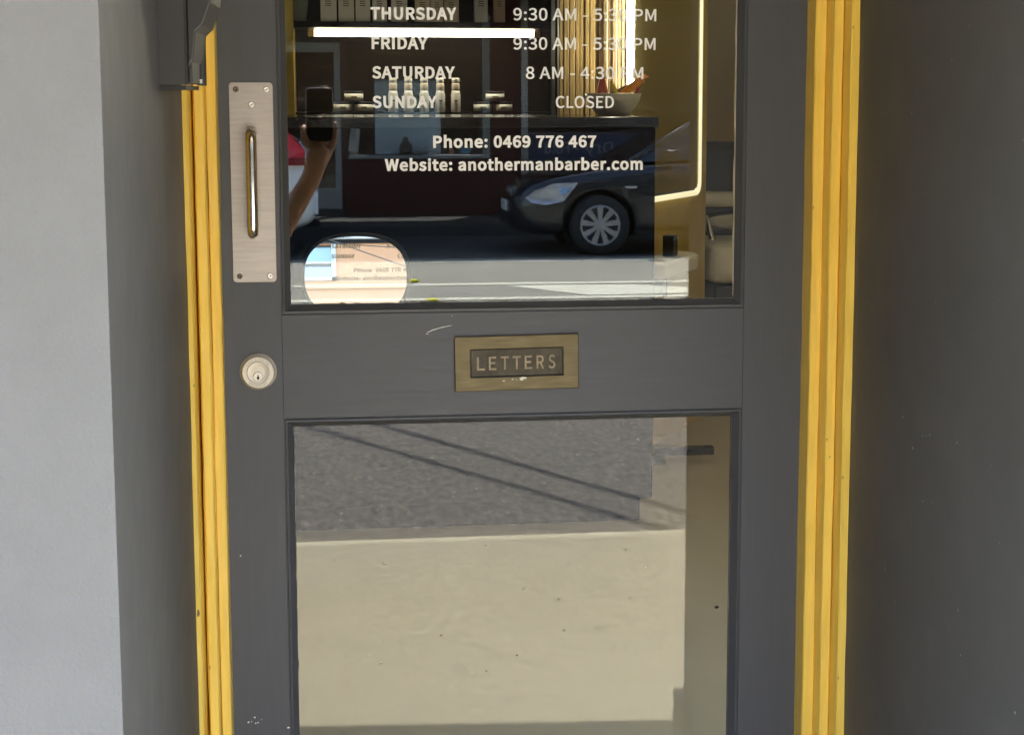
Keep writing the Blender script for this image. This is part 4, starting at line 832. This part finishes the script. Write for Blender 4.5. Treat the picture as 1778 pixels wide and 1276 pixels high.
c1 = car('parked_car', 'dark sedan parked across the road with its headlight towards the door post', BLUEBLK, 1.975, -15.45, 4.5, 1.76,
         [(0.0, .30, .54, .58, .52), (.05, .22, .66, .70, .74), (.30, .18, .80, .83, .94), (.90, .17, .90, .95, 1.0), (1.45, .17, .97, 1.0, 1.0), (3.3, .17, 1.0, 1.02, 1.0), (4.1, .2, 1.0, 1.04, .95), (4.42, .25, .95, .98, .82), (4.5, .35, .80, .82, .62)],
         [(1.20, .96, .985, .88, .78), (1.95, 1.0, 1.42, .90, .72), (2.6, 1.0, 1.46, .90, .72), (3.2, 1.0, 1.42, .90, .70), (3.95, 1.0, 1.04, .86, .74)], (.905, 3.55), .318, zg)
# headlight, side repeater, door seams on the side that faces the door (+Y)
def side_poly(name, pts, y, th, m_, parent, zg_=0):
    bm = B(); prism(bm, pts, y, y + th, 'Y'); return link(name, bm, m_, parent)
hy = 1.76 / 2
bm = B()
P = [(.14, .60, .655), (.24, .685, .745), (.42, .755, .815), (.665, .765, .872), (.52, .575, .868), (.34, .535, .825), (.20, .55, .735)]
P2 = [(x, y - .10, z) for x, z, y in P]
loft(bm, [[(x, y + .052, z) for x, z, y in P], [(x, y - .12, z) for x, z, y in P]]); link('headlight', bm, LAMP, c1)
bm = B(); loft(bm, [[(x * .5 + .25, y + .058, z * .45 + .37) for x, z, y in P[2:5]] , [(x * .5 + .25, y - .05, z * .45 + .37) for x, z, y in P[2:5]]]); link('headlight_sky_reflection', bm, mat('blue_reflection_lens', (.30, .45, .60), .08, .5), c1)  # blue piece paints the sky's reflection onto the headlight
boxo('side_repeater', 1.17, 1.29, hy - .01, hy + .006, .70, .725, LAMP, c1, bev=.003)
boxo('door_seam', 1.52, 1.526, hy - .02, hy + .002, .25, .95, ARCH, c1); boxo('door_seam', 2.6, 2.606, hy - .02, hy + .002, .25, .97, ARCH, c1)
boxo('sill_trim', 1.3, 3.1, hy - .05, hy + .004, .20, .26, ARCH, c1)
boxo('door_handle', 2.35, 2.55, hy - .005, hy + .02, .86, .885, BLUEBLK, c1, bev=.006); boxo('grille', -.012, .03, -.45, .45, .30, .44, ARCH, c1)
boxo('number_plate', -.02, 0.0, -.19, .19, .44, .55, WHT, c1)
bm = B(); box(bm, 1.55, 1.70, hy - .05, hy + .14, .98, 1.10, .03); link('door_mirror', bm, BLUEBLK, c1)
c2 = car('parked_car', 'white hatchback parked across the road with its red tail light showing', WHT, -4.03, -15.5, 4.0, 1.72,
         [(0.0, .30, .60, .64, .60), (.06, .22, .74, .78, .82), (.35, .18, .86, .90, .97), (1.0, .17, .98, 1.02, 1.0), (2.6, .17, 1.04, 1.08, 1.0), (3.55, .20, 1.10, 1.14, .985), (3.86, .28, 1.12, 1.16, .93), (3.95, .34, 1.00, 1.04, .88), (4.0, .40, .62, .66, .78)],
         [(.95, 1.0, 1.03, .88, .78), (1.6, 1.04, 1.46, .90, .76), (2.4, 1.06, 1.52, .90, .76), (3.3, 1.08, 1.50, .90, .76), (3.82, 1.12, 1.16, .86, .78)], (.80, 3.20), .310, zg)
hy2 = .86
P = [(3.60, 1.36, .74), (3.72, 1.33, .72), (3.84, 1.14, .78), (3.90, 1.02, .80), (3.90, .95, .80), (3.66, .95, .85), (3.64, 1.12, .83)]
for nm, P_, m_ in (('tail_light', [(3.52, 1.375, .70), (3.64, 1.365, .70), (3.80, 1.20, .755), (3.885, 1.09, .77), (3.885, 1.03, .80), (3.69, 1.03, .855), (3.72, 1.12, .83), (3.66, 1.24, .78)], RED), ('tail_light_lower', [(3.68, 1.025, .858), (3.885, 1.025, .80), (3.89, .95, .80), (3.69, .95, .862)], RED2)):
    bm = B(); loft(bm, [[(x, y + .016, z) for x, z, y in P_], [(x, y - .10, z) for x, z, y in P_]]); link(nm, bm, m_, c2)
bm = B(); loft(bm, [[(3.84, .70, .44), (4.01, .60, .44), (4.01, .60, .67), (3.84, .74, .69)], [(3.84, -.70, .44), (4.01, -.60, .44), (4.01, -.60, .67), (3.84, -.74, .69)]]); link('rear_bumper', bm, WHT, c2)
boxo('door_seam', 1.5, 1.506, hy2 - .02, hy2 + .002, .25, 1.0, ARCH, c2); boxo('door_seam', 2.6, 2.606, hy2 - .02, hy2 + .002, .25, 1.02, ARCH, c2)
boxo('exhaust', 3.86, 4.02, .40, .47, .30, .37, ARCH, c2, bev=.01); boxo('headlight', .05, .35, .60, .80, .66, .76, LAMP, c2, bev=.02)

# ------------------------------------------------------------------ the photographer
SKIN = mat('skin', (.50, .27, .17), .45, var=.08, vs=40); SHIRT = mat('dark_shirt', (.03, .03, .035), .85, bump=.2, bs=200); TROU = mat('dark_trousers', (.035, .04, .055), .85, bump=.2, bs=200)
pr_ = thing('person', 'person in a dark T-shirt holding up a phone, seen only in the door glass', 'person', (-.45, -2.95, 0))
def skinmesh(name, verts, edges, radii, root, material, sub=2):
    me = bpy.data.meshes.new(name); me.from_pydata([Vector(v) for v in verts], edges, [])
    o = bpy.data.objects.new(name, me); COL.objects.link(o)
    o.modifiers.new('k', 'SKIN'); s2 = o.modifiers.new('s', 'SUBSURF'); s2.levels = s2.render_levels = sub
    for i, r in enumerate(radii):
        d = me.skin_vertices[0].data[i]; rr = r if isinstance(r, tuple) else (r, r); d.radius = rr; d.use_root = (i == root)
    bpy.context.view_layer.update()
    m2 = bpy.data.meshes.new_from_object(o.evaluated_get(bpy.context.evaluated_depsgraph_get()))
    bpy.data.objects.remove(o); m2.name = name; m2.materials.clear(); m2.materials.append(material)
    for p in m2.polygons: p.use_smooth = True
    o = bpy.data.objects.new(name, m2); COL.objects.link(o); return o
V, E_, R_ = [], [], []
def chain(pts, rads, start=None):
    prev = start
    for p, r in zip(pts, rads):
        V.append(p); R_.append(r); i = len(V) - 1
        if prev is not None: E_.append((prev, i))
        prev = i
    return prev
CX, CYY = -.42, -2.98
chain([(CX, CYY, .95)], [(.15, .11)])                                   # pelvis = 0
ch_ = chain([(CX, CYY, 1.10), (CX, CYY, 1.28), (CX, CYY, 1.42)], [(.13, .10), (.15, .11), (.13, .09)], 0)
nk = chain([(CX, CYY + .01, 1.50), (CX + .01, CYY + .03, 1.56)], [.055, .05], ch_)
chain([(CX + .015, CYY + .05, 1.64), (CX + .015, CYY + .045, 1.72)], [(.078, .095), (.062, .08)], nk)
sR = chain([(CX + .17, CYY, 1.42), (CX + .235, CYY + .03, 1.34), (-.190, -2.80, 1.20), (-.180, -2.70, 1.085), (-.140, -2.665, 1.135), (-.073, -2.60, 1.240)], [.065, .055, .046, .042, .043, .035], ch_)
wr = chain([(-.022, -2.557, 1.325)], [(.030, .024)], sR)
palm = chain([(-.006, -2.530, 1.385)], [(.037, .020)], wr)
# thumb up the phone's right edge; index, middle, ring, little round the left edge and under the foot of the phone
chain([(.026, -2.545, 1.395), (.042, -2.546, 1.432), (.0455, -2.545, 1.462), (.0445, -2.548, 1.485)], [.013, .0115, .0098, .0082], palm)
chain([(-.030, -2.527, 1.418), (-.0425, -2.533, 1.444), (-.0455, -2.545, 1.466), (-.036, -2.557, 1.470)], [.0115, .0092, .0085, .0072], palm)
chain([(-.024, -2.523, 1.414), (-.0415, -2.529, 1.424), (-.0465, -2.545, 1.440), (-.034, -2.558, 1.445)], [.0105, .0092, .0085, .0072], palm)
chain([(-.012, -2.521, 1.412), (-.026, -2.526, 1.424), (-.012, -2.541, 1.4195), (.004, -2.552, 1.421)], [.0105, .0090, .0085, .0075], palm)
chain([(.012, -2.522, 1.408), (.004, -2.526, 1.419), (.014, -2.541, 1.4195), (.026, -2.552, 1.421)], [.0100, .0085, .0080, .0070], palm)
sL = chain([(CX - .17, CYY, 1.42), (CX - .24, CYY, 1.33), (CX - .27, CYY - .02, 1.10), (CX - .27, CYY + .05, .88)], [.065, .055, .045, .03], ch_)
pL = chain([(CX - .27, CYY + .07, .80)], [(.02, .038)], sL)
for dx, ln in ((-.02, .062), (0, .075), (.02, .07), (.035, .055)):
    chain([(CX - .27 + dx * .3, CYY + .07 + dx, .76), (CX - .27 + dx * .3, CYY + .075 + dx, .76 - ln * .5), (CX - .262 + dx * .3, CYY + .08 + dx, .76 - ln)], [.010, .009, .007], pL)
chain([(CX - .255, CYY + .115, .80), (CX - .245, CYY + .135, .765)], [.011, .009], pL)
for s in (-1, 1):
    chain([(CX + s * .10, CYY, .86), (CX + s * .11, CYY + .01, .50), (CX + s * .115, CYY - .01, .12), (CX + s * .12, CYY + .02, .055), (CX + s * .13, CYY + .15, .035)], [(.095, .095), (.06, .065), (.042, .046), (.042, .042), (.042, .028)], 0)
body = loc(skinmesh('body', V, E_, R_, 0, SKIN), pr_)
# clothing: a loose shirt with short sleeves, trousers and shoes
v = [(CX, CYY, .87), (CX, CYY, 1.10), (CX, CYY, 1.28), (CX, CYY, 1.43), (CX + .17, CYY, 1.42), (CX + .24, CYY + .035, 1.335), (CX + .255, -2.86, 1.25), (CX - .17, CYY, 1.42), (CX - .245, CYY, 1.33), (CX - .262, CYY - .01, 1.20)]
loc(skinmesh('shirt', v, [(0, 1), (1, 2), (2, 3), (3, 4), (4, 5), (5, 6), (3, 7), (7, 8), (8, 9)], [(.17, .13), (.15, .12), (.168, .128), (.145, .105), .078, .070, .066, .078, .070, .066], 0, SHIRT), pr_)
v = [(CX, CYY, .97)]; e = []; r = [(.165, .125)]
for s in (-1, 1):
    k = len(v); v += [(CX + s * .10, CYY, .86), (CX + s * .11, CYY + .01, .50), (CX + s * .115, CYY - .01, .10)]; e += [(0, k), (k, k + 1), (k + 1, k + 2)]; r += [(.11, .11), (.082, .085), (.07, .075)]
loc(skinmesh('trousers', v, e, r, 0, TROU), pr_)
for s in (-1, 1):
    loc(skinmesh('shoe', [(CX + s * .12, CYY - .03, .05), (CX + s * .125, CYY + .06, .045), (CX + s * .132, CYY + .19, .036)], [(0, 1), (1, 2)], [(.052, .05), (.052, .045), (.046, .034)], 0, LIDB), pr_)
bm = B(); bmesh.ops.create_icosphere(bm, subdivisions=3, radius=1.0)
for vv in bm.verts:
    p = vv.co.copy(); k = 1 + .04 * math.sin(p.x * 9) * math.sin(p.z * 11)
    vv.co = Vector((CX + .015 + p.x * .094 * k, CYY + .025 + p.y * .108 * k, 1.715 + p.z * .088 * k))
bmesh.ops.delete(bm, geom=[q for q in bm.verts if q.co.y > CYY + .09 and q.co.z < 1.74], context='VERTS')
loc(link('hair', bm, mat('brown_hair', (.03, .018, .010), .6, bump=.5, bs=120), None, True), pr_)
fx, fy = CX + .015, CYY + .148
for s in (-1, 1):
    bm = B(); bmesh.ops.create_icosphere(bm, subdivisions=2, radius=.012, matrix=Matrix.Translation((fx + s * .032, fy - .022, 1.665))); loc(link('eye', bm, mat('eye_white', (.7, .68, .65), .2), None, True), pr_)
    bm = B(); bmesh.ops.create_icosphere(bm, subdivisions=1, radius=.006, matrix=Matrix.Translation((fx + s * .032, fy - .012, 1.665))); loc(link('iris', bm, LIDB, None, True), pr_)
    bm = B(); tube(bm, [(fx + s * .082, fy - .12, 1.68), (fx + s * .092, fy - .125, 1.66), (fx + s * .082, fy - .11, 1.63)], [.012, .016, .009], 8); loc(link('ear', bm, SKIN, None, True), pr_)
bm = B(); tube(bm, [(fx, fy - .018, 1.668), (fx, fy + .008, 1.635), (fx, fy + .012, 1.626), (fx, fy - .008, 1.616)], [.010, .013, .015, .010], 10); loc(link('nose', bm, SKIN, None, True), pr_)
bm = B(); tube(bm, [(fx - .024, fy - .014, 1.592), (fx, fy - .004, 1.590), (fx + .024, fy - .014, 1.592)], [.004, .008, .004], 8); loc(link('mouth', bm, mat('lips', (.40, .14, .11), .4), None, True), pr_)
ph = thing('phone', 'dark smartphone held up by its lower edge, seen in the door glass', 'phone', (.0025, -2.5405, 1.4295))
bm = B(); prism(bm, rrect(-.0355, .0355, 0, .147, .011, 6), -.004, .004, 'Y'); link('phone_body', bm, mat('phone_black', (.008, .008, .009), .25), ph)
bm = B(); pts = [Vector((x, 0, z)) for x, z in rrect(-.0357, .0357, -.0002, .1472, .011, 6)]; tube(bm, pts + [pts[0]], .0036, 8, False); link('phone_edge', bm, mat('phone_rim', (.25, .20, .20), .3, .9), ph, True)
for x, z in ((-.008, .130), (.010, .118)):
    bm = B(); lathe(bm, [(.007, .0038), (.0068, .0058), (.005, .006)], (x, 0, z), 'Y', 20); link('lens', bm, CGL, ph, True)
